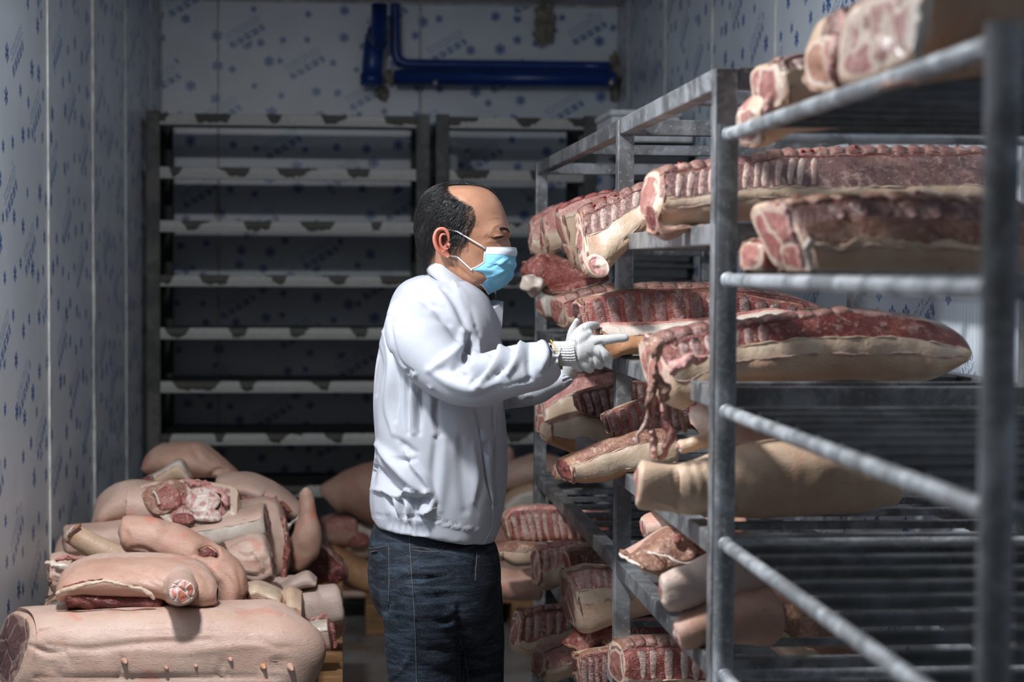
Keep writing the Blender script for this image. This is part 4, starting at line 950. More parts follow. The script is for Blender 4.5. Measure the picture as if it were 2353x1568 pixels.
r_ = slab('big loin with ragged sawn end overhanging, nearest at hand height', 'meat', G2, [3.02, 3.02, 3.05, 3.1], [(1508, 775), (1560, 758), (1650, 748), (1720, 742), (1850, 718), (1980, 708), (2100, 722), (2200, 752), (2238, 790)], [(1538, 935), (1580, 950), (1640, 910), (1720, 885), (1850, 882), (1980, 882), (2100, 878), (2180, 868), (2236, 838)], .16,
     loinbands(.22, .46, .54, rind='rind_tan', rib='flesh_dark', chm='vertebra_row'), ('cut_red', 'cut_dark'), name='pork_loin', N=80, ring=60, bones=(11, .01, .62, 'bone_cut'), ribs=(7, .05, .36, .006, 'rib_dim', -.01), lean=.04, lump=(.007, 8), drops=(3, 'chine'),  # dark rib side and chine: shade inside the rack put into their colour
     strokes=[([(1520, 800), (1560, 790), (1640, 785)], 5, -.006), ([(1540, 850), (1570, 830), (1640, 800)], 7, .006)])
frill(r_, [(1512, 780, 3.0), (1508, 820, 2.98), (1516, 870, 2.98), (1530, 925, 2.99)], .012, 'flesh_brown', 3, 'torn_edge')
frill(r_, [(1540, 850, 2.97), (1575, 835, 2.955), (1620, 822, 2.95)], .016, 'flesh_pink', 5, 'cut_muscle')
for q, (pts, w_, mt) in enumerate([([(1512, 860, 3.0), (1505, 900, 3.0), (1495, 950, 3.0), (1498, 1000, 3.0), (1505, 1050, 3.0)], .010, 'flesh_pink'), ([(1500, 930, 3.0), (1478, 985, 3.0), (1464, 1000, 3.0), (1466, 1018, 3.0)], .005, 'rib_bone'),
                           ([(1520, 920, 3.0), (1530, 975, 3.0), (1540, 1000, 3.0), (1528, 1040, 3.0), (1510, 1052, 3.0)], .008, 'flesh_pink'), ([(1560, 945, 3.0), (1570, 975, 3.0), (1574, 992, 3.0)], .006, 'flesh_brown'), ([(1506, 870, 2.98), (1490, 925, 2.98), (1494, 960, 2.98)], .007, 'flesh_brown')]):
    frill(r_, pts, w_, mt, q+11, 'hanging_sinew')

G3 = 'pork on the shelf below hand height'
slab('dim loin under the worker\'s cuff with pink end and pale fat', 'meat', G3, 4.72, [(1248, 912), (1290, 880), (1340, 862), (1420, 848)], [(1244, 1005), (1280, 1000), (1340, 990), (1420, 960)], .12, loinbands(.15, .4, .8, rib='flesh_pink', fat='fat'), ('cut_ham', None), name='pork_loin', N=36, lump=(.009, 12), bones=(5, .02, .9, 'bone_cut'))
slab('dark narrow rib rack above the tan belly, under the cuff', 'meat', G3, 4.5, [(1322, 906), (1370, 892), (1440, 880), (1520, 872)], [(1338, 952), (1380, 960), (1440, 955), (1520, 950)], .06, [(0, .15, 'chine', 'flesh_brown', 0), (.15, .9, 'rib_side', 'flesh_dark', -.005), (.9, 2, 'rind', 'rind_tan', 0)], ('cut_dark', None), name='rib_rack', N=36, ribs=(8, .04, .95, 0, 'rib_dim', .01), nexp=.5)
slab('tan pork belly with ragged brown top edge hanging over the shelf', 'meat', G3, 4.55, [(1256, 976), (1300, 960), (1350, 952), (1410, 972), (1450, 985)], [(1258, 1018), (1300, 1038), (1340, 1048), (1400, 1040), (1450, 1030)], .10, [(0, .22, 'flesh', 'flesh_brown', .004), (.22, .55, 'fat_cut', 'fat', 0), (.55, 2, 'rind', 'rind_orange', 0)], ('fat', None), name='pork_belly', N=44, ring=44, lump=(.007, 12))
slab('rib rack tilted behind the middle post with red gaps between ribs', 'meat', G3, [3.80,3.78,3.76], [(1388, 948), (1440, 928), (1500, 908), (1600, 890)], [(1410, 1005), (1440, 1022), (1500, 1010), (1600, 985)], .06, [(0, .14, 'chine', 'flesh_brown', .002), (.14, .95, 'rib_side', 'flesh_red', -.006), (.95, 2, 'rind', 'rind_tan', 0)], ('cut_dark', None), name='rib_rack', N=44, ribs=(8, .04, .95, 0, 'rib_dim', .015), nexp=.5)
slab('yellowish belly with torn dark top left of the big leg', 'meat', G3, 3.72, [(1297, 1062), (1340, 1045), (1400, 1018), (1480, 1000), (1560, 1000)], [(1312, 1115), (1360, 1122), (1410, 1120), (1470, 1098), (1560, 1080)], .12, [(0, .36, 'flesh', 'flesh_brown', .003), (.36, .62, 'fat_cut', 'fat', .002), (.62, 2, 'rind', 'rind_orange', 0)], ('flesh_red', None), name='pork_belly', N=50, ring=50, lump=(.008, 11))
leg('smooth pink round of skin above the big leg', 'meat', G3, [(1596, 985, 3.25, 26, .03), (1615, 972, 3.25, 46, .05), (1650, 965, 3.25, 56, .07), (1700, 968, 3.28, 52, .08), (1800, 975, 3.3, 45, .08), (1900, 975, 3.3, 32, .06)], 'rind_pink', (None, 'cut_red'), name='pork_knuckle', N=34, ring=40, endr=.5)
leg('small sawn hock poking out above the big leg', 'meat', G3, [(1562, 1028, 3.1, 17, .014), (1580, 1024, 3.1, 17, .015), (1605, 1016, 3.1, 18, .017), (1660, 1005, 3.12, 22, .022)], 'rind_tan', ('cut_bone', None), name='pork_hock', N=24, ring=30, marrow=True, lump=(.002, 16))
r_ = leg('huge skin-on leg lying deep into the rack, flat sawn foot end at the aisle', 'meat', G3,
    [(1466, 1114, 2.98, 53, .035), (1490, 1116, 2.98, 54, .038), (1540, 1120, 3.0, 54, .042), (1600, 1120, 3.0, 64, .05), (1680, 1112, 3.02, 80, .065), (1780, 1098, 3.05, 92, .085), (1880, 1098, 3.05, 88, .085), (1980, 1110, 3.05, 70, .07), (2060, 1125, 3.05, 34, .04)],
    'rind_tan', ('cut_ham', None), name='pork_haunch', N=110, ring=70, nexp=.82, lump=(.005, 7), endr=.9,
    strokes=[([(1575, 1050), (1600, 1110), (1590, 1170)], 5, -.005), ([(1600, 1045), (1622, 1110), (1610, 1175)], 5, -.005), ([(1625, 1040), (1645, 1110), (1632, 1180)], 5, -.004), ([(1550, 1080), (1545, 1110), (1560, 1140)], 6, -.004), ([(1590, 1060), (1612, 1110), (1600, 1170)], 4, .003), ([(1500, 1150), (1540, 1160), (1560, 1185)], 6, .004)])

G4 = 'pork on the knee-height shelf of the racks'
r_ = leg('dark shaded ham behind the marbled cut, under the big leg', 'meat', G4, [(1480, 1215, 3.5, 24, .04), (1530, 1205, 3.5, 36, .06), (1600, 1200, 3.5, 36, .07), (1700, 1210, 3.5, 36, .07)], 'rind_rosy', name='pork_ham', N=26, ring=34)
r_ = slab('marbled shoulder cut with brown muscle face, on top of the near hocks', 'meat', G4, 3.18, [(1456, 1290), (1490, 1262), (1530, 1236), (1580, 1224), (1640, 1236), (1690, 1250)], [(1462, 1310), (1490, 1330), (1530, 1340), (1580, 1318), (1640, 1290), (1690, 1285)], .14,
    [(0, .75, 'flesh', 'flesh_brown', 0), (.75, 1.0, 'fat_cut', 'white_fat', .004), (1.0, 2, 'rind', 'rind_pink', 0)], ('white_fat', None), name='pork_shoulder', N=50, ring=50, lean=.05, lump=(.007, 12), nexp=.95)
for (x, y, rx, ry, mt) in ((1508, 1300, 34, 22, 'flesh_brown'), (1560, 1262, 40, 26, 'flesh_brown'), (1622, 1268, 30, 24, 'flesh_dark'), (1556, 1246, 10, 9, 'flesh_red'), (1536, 1266, 8, 12, 'flesh_red')):
    disc(r_, 'muscle', x, y, 3.165, rx, ry, mt, .012, x, (0, -.75, .66))
frill(r_, [(1488, 1268, 3.19), (1530, 1280, 3.14), (1580, 1296, 3.13), (1640, 1272, 3.15)], .0035, 'white_fat', 3)
leg('pale pink sawn hock, upper one of two at knee height', 'meat', G4, [(1524, 1362, 2.98, 44, .034), (1545, 1358, 2.98, 46, .036), (1590, 1345, 3.0, 50, .042), (1650, 1325, 3.02, 60, .05), (1720, 1300, 3.05, 66, .06)], 'rind_pale', ('cut_ham', None), name='pork_hock', N=40, ring=44, nexp=.8, lump=(.003, 10), endr=.9)
leg('pink hock with bloody sawn bone end, lower one of two at knee height', 'meat', G4, [(1560, 1462, 2.96, 36, .028), (1580, 1456, 2.96, 40, .032), (1620, 1438, 2.98, 50, .04), (1680, 1420, 3.0, 66, .055), (1760, 1410, 3.02, 80, .07)], 'rind_rosy', ('cut_bone', None), name='pork_hock', N=40, ring=44, marrow=True, lump=(.003, 10), endr=.92)
slab('dim fleshy shoulder deep behind the round-tube post at knee height', 'meat', G4, 3.1, [(1725, 1345), (1770, 1340), (1850, 1390), (1930, 1440), (1980, 1490)], [(1728, 1480), (1790, 1510), (1850, 1545), (1920, 1565), (1990, 1550)], .16, [(0, .55, 'flesh', 'flesh_brown', 0), (.55, .8, 'fat_cut', 'fat', 0), (.8, 2, 'rind', 'rind_rosy', 0)], ('cut_brown', 'cut_red'), name='pork_shoulder', N=40, ring=44, lump=(.010, 12))

G5 = 'pork on the lower shelves at the far part of the rack'
slab('red rib rack beside the worker\'s jacket hem, pale ribs showing', 'meat', G5, 5.0, [(1160, 1188), (1180, 1168), (1240, 1162), (1330, 1170), (1400, 1180)], [(1172, 1248), (1200, 1252), (1260, 1248), (1330, 1250), (1400, 1255)], .08, [(0, .25, 'chine', 'flesh_pink', .002), (.25, .92, 'rib_side', 'flesh_red', -.006), (.92, 2, 'rind', 'rind_tan', 0)], ('cut_ham', None), name='rib_rack', N=50, ribs=(11, .06, .9, .0085, 'rib_bone', .012), nexp=.5)
slab('curved belly with brown top just below the red rib rack', 'meat', G5, 4.92, [(1140, 1262), (1180, 1256), (1230, 1252), (1290, 1262), (1360, 1258)], [(1148, 1285), (1180, 1302), (1220, 1304), (1290, 1290), (1360, 1285)], .10, [(0, .4, 'flesh', 'flesh_brown', .004), (.4, 2, 'rind', 'rind_tan', 0)], ('fat', None), name='pork_belly', N=40, lump=(.007, 12))
slab('small loin end with fat foot, below the curved belly', 'meat', G5, 4.6, [(1236, 1262), (1280, 1256), (1330, 1250)], [(1232, 1352), (1262, 1362), (1330, 1325)], .09, loinbands(.12, .5, .8, rib='flesh_pink'), ('cut_ham', None), name='pork_loin', N=30, ribs=(3, .1, .8, .006, 'rib_bone', 0), lump=(.006, 14))
slab('short dark rib rack tilted left of the middle post', 'meat', G5, 4.35, [(1302, 1272), (1340, 1262), (1420, 1262)], [(1316, 1328), (1350, 1332), (1420, 1325)], .07, [(0, .14, 'chine', 'flesh_brown', 0), (.14, .95, 'rib_side', 'flesh_red', -.006), (.95, 2, 'rind', 'rind_tan', 0)], ('cut_red', None), name='rib_rack', N=30, ribs=(5, .1, .95, 0, 'rib_dim', .01), nexp=.5)
leg('rosy skin-on shank behind the worker\'s knee side', 'meat', G5, [(1118, 1330, 5.2, 30, .05), (1150, 1338, 5.2, 36, .06), (1190, 1345, 5.2, 34, .07), (1240, 1340, 5.2, 40, .07)], 'rind_rosy', name='pork_haunch', N=26, ring=34)
slab('square loin block with deep tan skin, left of the middle post', 'meat', G5, 4.0, [(1308, 1328), (1350, 1318), (1420, 1318), (1540, 1322)], [(1325, 1452), (1360, 1462), (1430, 1440), (1540, 1415)], .14, [(0, .07, 'chine', 'bone_cut', 0), (.07, .42, 'rib_side', 'flesh_pink', -.003), (.42, .5, 'fat_cut', 'fat', .003), (.5, 2, 'rind', 'rind_tan', 0)], ('cut_ham', None), name='pork_loin', N=44, ring=50, nexp=.55, ribs=(5, .05, .5, .005, 'rib_bone', 0))
slab('loin with a grid of rib ends and tan foot, alone near the floor', 'meat', G5, 4.45, [(1196, 1412), (1240, 1400), (1300, 1396), (1340, 1396)], [(1180, 1506), (1215, 1518), (1260, 1500), (1330, 1468)], .10, loinbands(.22, .55, .66, rib='flesh_red', chm='bone_cut'), ('cut_ham', None), name='pork_loin', N=40, bones=(5, .05, .95, 'bone_cut'), ribs=(5, .08, .92, .006, 'rib_bone', 0), nexp=.65)
slab('low loin with tan underside at the bottom of the picture', 'meat', G5, 4.15, [(1248, 1500), (1300, 1480), (1360, 1468), (1440, 1462)], [(1234, 1566), (1275, 1578), (1330, 1560), (1440, 1540)], .12, loinbands(.18, .5, .56, rib='flesh_pink'), ('cut_ham', None), name='pork_loin', N=40, lump=(.008, 12))
slab('tangled fleshy trimmings with white bone above the low loin', 'meat', G5, 4.05, [(1305, 1490), (1340, 1445), (1380, 1432), (1450, 1430)], [(1330, 1500), (1370, 1495), (1410, 1492), (1450, 1485)], .10, [(0, .5, 'flesh', 'flesh_red', 0), (.5, 1, 'lower_flesh', 'flesh_pink', 0), (1, 2, 'back_flesh', 'flesh_red', 0)], name='pork_trimming', lump=(.016, 17), N=40, ring=44)
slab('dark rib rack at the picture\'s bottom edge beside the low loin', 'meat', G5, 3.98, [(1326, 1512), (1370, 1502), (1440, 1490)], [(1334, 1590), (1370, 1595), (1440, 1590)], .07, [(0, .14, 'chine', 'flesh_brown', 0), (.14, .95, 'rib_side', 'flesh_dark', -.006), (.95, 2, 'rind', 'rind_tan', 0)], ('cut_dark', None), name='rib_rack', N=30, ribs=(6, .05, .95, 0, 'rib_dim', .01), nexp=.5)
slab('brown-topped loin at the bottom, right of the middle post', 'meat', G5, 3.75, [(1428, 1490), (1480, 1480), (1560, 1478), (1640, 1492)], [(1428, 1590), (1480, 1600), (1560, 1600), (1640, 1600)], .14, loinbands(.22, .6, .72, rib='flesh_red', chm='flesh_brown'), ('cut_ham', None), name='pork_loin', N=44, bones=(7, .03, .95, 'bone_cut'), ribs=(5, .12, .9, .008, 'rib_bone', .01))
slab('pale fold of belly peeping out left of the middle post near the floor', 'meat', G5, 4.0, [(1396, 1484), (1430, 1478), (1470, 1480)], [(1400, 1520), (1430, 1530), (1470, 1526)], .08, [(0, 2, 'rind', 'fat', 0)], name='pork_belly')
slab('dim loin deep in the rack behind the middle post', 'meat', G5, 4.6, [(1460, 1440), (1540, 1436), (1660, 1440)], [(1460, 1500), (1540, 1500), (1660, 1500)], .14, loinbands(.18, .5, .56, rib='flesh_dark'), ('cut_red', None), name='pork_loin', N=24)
leg('hidden skin-on shank low behind the far post', 'meat', G5, [(1275, 1085, 5.2, 20, .05), (1300, 1085, 5.2, 26, .06), (1350, 1085, 5.2, 26, .06)], 'rind_tan', name='pork_hock', N=20, ring=26)

# ------------------------------------------------------------ near rack loads
G6 = 'pork on the top shelf of the round-tube rack'
r_ = slab('square-cut loin block with red backbone, farthest on the top shelf at right', 'meat', G6, 2.52, [(1786, 128), (1840, 118), (1900, 116), (2010, 122), (2200, 130)], [(1800, 246), (1860, 250), (1940, 252), (2050, 256), (2200, 260)], .16,
     [(0, .22, 'chine', 'bone_cut', 0), (.22, .25, 'groove', 'flesh_dark', -.003), (.25, .45, 'rib_side', 'vertebra_row', -.003), (.45, .51, 'fat_cut', 'fat', .003), (.51, 2, 'rind', 'rind_tan', 0)], ('cut_ham', None), name='pork_loin', N=44, ring=54, nexp=.5, bones=(5, .02, .9, 'bone_cut'), ribs=(6, .05, .95, .006, 'rib_bone', 0), drops=(3, 'chine'), shear0=.08)
r_ = slab('curled pale belly end hanging left of the square-cut loin block', 'meat', G6, 2.60, [(1732, 235), (1755, 206), (1790, 203), (1850, 215), (1950, 225)], [(1742, 330), (1765, 336), (1800, 325), (1850, 300), (1950, 290)], .10, [(0, 1, 'rind', 'rind_tan', 0), (1, 2, 'flesh', 'flesh_pink', 0)], ('cut_ham', None), name='pork_belly', N=36, ring=44, lump=(.006, 14))
frill(r_, [(1778, 220, 2.55), (1768, 240, 2.53), (1765, 262, 2.53), (1775, 285, 2.53)], .010, 'flesh_pink', 4, 'cut_muscle')
r_ = slab('tall shoulder with dark ragged sawn end, middle of the top shelf at right', 'meat', G6, [2.22, 2.22], [(1932, 60), (1950, 16), (2000, 12), (2060, 12), (2180, 20)], [(1940, 190), (1968, 215), (2010, 195), (2080, 160), (2180, 150)], .18,
     [(0, .3, 'chine', 'flesh_brown', 0), (.3, .62, 'flesh', 'cut_brown', -.004), (.62, .72, 'fat_cut', 'white_fat', .003), (.72, 2, 'rind', 'rind_tan', 0)], ('cut_brown', None), name='pork_shoulder', N=40, ring=54, lump=(.010, 14), shear0=.04)
frill(r_, [(1946, 30, 2.2), (1935, 90, 2.18), (1932, 150, 2.18), (1945, 200, 2.18)], .016, 'flesh_pink', 4, 'torn_edge')
r_ = slab('huge tan skin-on side nearest the camera at the top right corner', 'meat', G6, [1.86, 1.86], [(2118, -70), (2200, -90), (2300, -90), (2500, -90)], [(2100, 140), (2160, 150), (2260, 128), (2500, 90)], .30,
     [(0, .08, 'chine', 'flesh_brown', 0), (.08, 2, 'rind', 'rind_tan', 0)], ('cut_ham', None), name='pork_half', N=40, ring=60, nexp=.5, lump=(.004, 6), shear0=.03)
frill(r_, [(2124, -40, 1.84), (2122, 40, 1.83), (2116, 90, 1.83), (2102, 140, 1.83)], .009, 'white_fat', 4, 'fat_edge')
slab('brown slab seen from below between the top rods at right', 'meat', G6, 1.75, [(2180, 150), (2260, 130), (2400, 110)], [(2170, 160), (2260, 150), (2400, 135)], .2, [(0, 2, 'rind', 'rind_orange', 0)], name='pork_slab')
G7 = 'pork on the second shelf of the round-tube rack'
r_ = slab('broad loin on the second shelf at right with smooth deep skin', 'meat', G7, [2.42, 2.40], [(1792, 462), (1850, 452), (1950, 442), (2100, 448), (2250, 458), (2400, 470)], [(1862, 628), (1920, 632), (2020, 634), (2150, 634), (2300, 636), (2400, 638)], .17,
     [(0, .22, 'chine', 'bone_cut', 0), (.22, .25, 'groove', 'flesh_dark', -.003), (.25, .44, 'rib_side', 'vertebra_row', -.004), (.44, .52, 'rib_flesh', 'flesh_brown', 0), (.52, .55, 'fat_cut', 'fat', .002), (.55, 2, 'rind', 'rind_tan', 0)], ('cut_red', None), name='pork_loin', N=60, ring=60, nexp=.55, bones=(9, .02, .95, 'flesh_brown'), ribs=(9, .14, .98, 0, 'vertebra_row', .03), lean=.05, lump=(.005, 8), drops=(3, 'chine'))
frill(r_, [(1864, 545, 2.36), (1858, 580, 2.36), (1862, 625, 2.36)], .008, 'white_fat', 4)
frill(r_, [(1800, 470, 2.42), (1820, 520, 2.40), (1838, 570, 2.39), (1842, 620, 2.39)], .010, 'flesh_pink', 6, 'torn_edge')
slab('small red and cream chop end on the second shelf beside the broad loin', 'meat', G7, 2.60, [(1745, 552), (1780, 545), (1830, 560), (1900, 560)], [(1746, 622), (1780, 632), (1830, 632), (1900, 632)], .10, [(0, .25, 'flesh', 'flesh_red', 0), (.25, .8, 'cut_side', 'cut_red', 0), (.8, 2, 'rind', 'fat', 0)], ('cut_red', None), name='pork_chop', N=30, ring=40, lump=(.006, 16))
# things further back on the hand-height shelf, seen by the right wall
slab('scrap of trimmings in the gap by the right wall', 'meat', G3, 3.30, [(1930, 945), (1960, 938), (1990, 928), (2018, 938)], [(1930, 1140), (1960, 1148), (1990, 1148), (2018, 1140)], .08, [(0, 2, 'flesh', 'flesh_pink', 0)], name='pork_trimming', lump=(.008, 22), N=20)
# ------------------------------------------------------------ the worker
from mathutils.bvhtree import BVHTree
def mk_person_mats():
    g = G('coat_cloth'); o = g.obj(); nz = g.noise(o, 5, 4, .6, .5); wv = g.noise(o, 240, 2); w2 = g.noise(o, 22, 4, .6, 1.2)
    M['coat_cloth'] = g.out(g.mix(nz, (.415, .43, .475), (.46, .475, .525)), .62, 0, g.bump(g.m('ADD', g.m('MULTIPLY', wv, .10), w2), .10, .006), .3)
    g = G('denim'); o = g.obj(); x, y, z = g.sep(o); a = g.noise(o, 6, 4, .6); wv = g.noise(o, 330, 2); w2 = g.noise(g.comb(x, y, g.m('MULTIPLY', z, 5.0)), 13, 4, .65, .8)
    c = g.mix(g.ss(w2, .42, .68), (.007, .010, .016), (.030, .045, .066)); c = g.mix(g.m('MULTIPLY', g.ss(wv, .5, .7), .25), c, (.09, .11, .14))
    M['denim'] = g.out(c, .8, 0, g.bump(g.m('ADD', g.m('MULTIPLY', wv, .4), w2), .4, .006), .25)
    g = G('skin'); o = g.obj(); t = g.attr('tone').outputs['Fac']; n1 = g.noise(o, 32, 4); n2 = g.vor(o, 520).outputs['Distance']
    c = g.mix(g.ss(n1, .3, .7), (.38, .185, .112), (.45, .235, .15)); c = g.mix(g.ss(t, 0, 1), c, (.60, .17, .125))
    st = g.attr('stubble').outputs['Fac']; c = g.mix(g.m('MULTIPLY', st, g.ss(g.noise(o, 260, 2), .35, .62)), c, (.035, .028, .025))
    M['skin'] = g.out(c, g.m('ADD', g.m('MULTIPLY', n1, .15), .28), 0, g.bump(n2, .10, .002), .5, sss=.12)
    g = G('hair_black'); o = g.obj(); n1 = g.noise(g.obj((1, 1, 1)), 120, 3); M['hair_black'] = g.out(g.mix(n1, (.006, .0055, .006), (.022, .02, .02)), .34, 0, g.bump(n1, .5, .002), .5)
    g = G('hair_grey'); M['hair_grey'] = g.out((.10, .09, .085), .35)
    g = G('glove_knit'); o = g.obj(); x, y, z = g.sep(o)
    kn = g.m('SINE', g.m('MULTIPLY', g.m('ADD', z, g.m('MULTIPLY', x, .35)), 2*math.pi/.0026)); k2 = g.m('SINE', g.m('MULTIPLY', x, 2*math.pi/.004))
    M['glove_knit'] = g.out(g.mix(g.noise(o, 30, 3), (.54, .54, .53), (.62, .62, .61)), .75, 0, g.bump(g.m('ADD', kn, g.m('MULTIPLY', k2, .4)), .35, .0008), .2)
    g = G('mask_blue'); o = g.obj(); M['mask_blue'] = g.out(g.mix(g.noise(o, 24, 3), (.20, .56, .80), (.30, .66, .86)), .55, 0, g.bump(g.noise(o, 400, 2), .1, .001), .3)
    g = G('mask_white'); M['mask_white'] = g.out((.72, .80, .88), .5)
    g = G('elastic_white'); M['elastic_white'] = g.out((.86, .86, .88), .5)
    g = G('yellow_thread'); M['yellow_thread'] = g.out((.85, .52, .05), .6)
    g = G('stitch'); M['stitch'] = g.out((.13, .125, .12), .7)
    g = G('zip_metal'); M['zip_metal'] = g.out((.55, .56, .6), .35, .6)
    g = G('black_knit'); M['black_knit'] = g.out((.008, .008, .009), .8)
    g = G('eye_dark'); M['eye_dark'] = g.out((.02, .012, .01), .12)
    g = G('eye_white'); M['eye_white'] = g.out((.55, .48, .44), .2)
mk_person_mats()

def remesh(parts, voxel, smooth=3):
    V, F = joinVF(parts)
    me = bpy.data.meshes.new('tmp'); me.from_pydata([tuple(v) for v in V], [], [tuple(int(i) for i in f) for f in F])
    o = bpy.data.objects.new('tmp', me); col.objects.link(o)
    import bmesh
    bm = bmesh.new(); bm.from_mesh(me); bmesh.ops.recalc_face_normals(bm, faces=bm.faces); bm.to_mesh(me); bm.free()
    md = o.modifiers.new('r', 'REMESH'); md.mode = 'VOXEL'; md.voxel_size = voxel; md.adaptivity = 0
    if smooth: s = o.modifiers.new('s', 'SMOOTH'); s.factor = .6; s.iterations = smooth
    dg = bpy.context.evaluated_depsgraph_get(); ev = o.evaluated_get(dg); m2 = bpy.data.meshes.new_from_object(ev)
    n = len(m2.vertices); v = np.zeros(n*3); m2.vertices.foreach_get('co', v); v = v.reshape(-1, 3)
    nn = np.zeros(n*3); m2.vertex_normals.foreach_get('vector', nn); nn = nn.reshape(-1, 3)
    F2 = [tuple(p.vertices) for p in m2.polygons]
    bpy.data.objects.remove(o); bpy.data.meshes.remove(me); bpy.data.meshes.remove(m2)
    return v, nn, F2
def normals(V, F):
    me = bpy.data.meshes.new('t'); me.from_pydata([tuple(v) for v in V], [], F); nn = np.zeros(len(V)*3); me.vertex_normals.foreach_get('vector', nn); bpy.data.meshes.remove(me)
    return nn.reshape(-1, 3)
def bvh(V, F): return BVHTree.FromPolygons([tuple(v) for v in V], F)
def hit(tree, x, y, off=0.0):
    d = P(x, y, 5.0)-CAM; d /= np.linalg.norm(d)
    h = tree.ray_cast(Vector(CAM), Vector(d))
    if h[0] is None: return None
    return np.array(h[0])-d*off
def path_on(tree, pts, n=24, off=.001):
    q = cr(pts, n) if len(pts) > 2 else np.linspace(pts[0], pts[1], n)
    out = [hit(tree, a[0], a[1], off) for a in q]
    return np.array([o for o in out if o is not None])
def xf(pts, ox, oy, k): return [(ox+a*k, oy+b*k) for a, b in pts]

man = empty('person', P(1000, 1300, 4.02)*np.array([1, 1, 0]), 'person in white work jacket, blue face mask and jeans lifting a strip of meat', 'person')
YT = 4.04
def stations(rows, Yc):
    """rows: py, xl, xr, half depth, Y shift, tilt"""
    q = np.array(rows, float); n = 40; t = np.linspace(0, len(q)-1, n)
    from_ = np.stack([np.interp(t, range(len(q)), q[:, k]) for k in range(q.shape[1])], 1)
    # soften the interpolation
    for _ in range(2): from_[1:-1] = (from_[:-2]+2*from_[1:-1]+from_[2:])/4
    A = np.linspace(0, 2*np.pi, 48, endpoint=False); V = []
    for r in from_:
        L, R = P(r[1], r[0], Yc+r[4]), P(r[2], r[0], Yc+r[4]); c = (L+R)/2; hx = (R[0]-L[0])/2
        for a in A:
            ca, sa = math.cos(a), math.sin(a); ca = math.copysign(abs(ca)**.85, ca); sa = math.copysign(abs(sa)**.85, sa)
            V.append(c+np.array([hx*ca, r[3]*sa, -r[5]*ca]))
    return np.array(V), gridF(n, 48)+[list(range(48)), list(range((n-1)*48, n*48))[::-1]]

# --- jacket: torso and two sleeves grown into one cloth
torso = stations([(632, 962, 1075, .07, .02, 0), (646, 934, 1100, .125, .02, .005), (668, 914, 1118, .165, .02, .01), (700, 897, 1132, .19, .02, .01), (745, 884, 1142, .205, .02, .0), (800, 869, 1148, .20, .02, 0),
                  (870, 861, 1152, .195, .02, 0), (940, 859, 1158, .19, .02, 0), (1010, 861, 1162, .19, .02, 0), (1070, 860, 1163, .19, .02, .005), (1120, 854, 1160, .19, .02, .010), (1155, 851, 1155, .186, .02, .014), (1190, 852, 1148, .182, .02, .018), (1217, 857, 1136, .180, .02, .020)], YT)
def limb(rows, n=30, k=28, ref=(0, 1, 0)):
    q = np.array(rows, float); m = len(q)
    c = cr([(r[0], r[1], r[2], r[3], r[4]) for r in q], n)
    C = np.array([P(a[0], a[1], a[2]) for a in c]); r_ = c[:, 3]*c[:, 2]/FPX
    return tubeVF(C, r_, k, ry=c[:, 4], ref=ref)
sleeveR = limb([(935, 725, 3.95, 46, .05), (955, 765, 3.88, 66, .068), (990, 820, 3.85, 68, .070), (1040, 868, 3.82, 62, .066), (1095, 878, 3.79, 60, .062), (1150, 862, 3.76, 60, .058), (1205, 846, 3.73, 60, .056), (1242, 838, 3.72, 55, .050), (1264, 830, 3.715, 46, .042), (1276, 825, 3.715, 35, .034)])
sleeveL = limb([(1000, 740, 4.20, 50, .05), (1060, 810, 4.22, 56, .06), (1120, 880, 4.18, 54, .055), (1180, 898, 4.08, 42, .048), (1240, 890, 3.98, 34, .040), (1290, 872, 3.90, 24, .030), (1308, 866, 3.88, 17, .022)])
V, Nn, F = remesh([torso, sleeveR, sleeveL], .0052, 4)
k2, k7 = .3827, .3622
S = []
def c2(p): return xf(p, 800, 400, k2)
def c7(p): return xf(p, 820, 1000, k7)
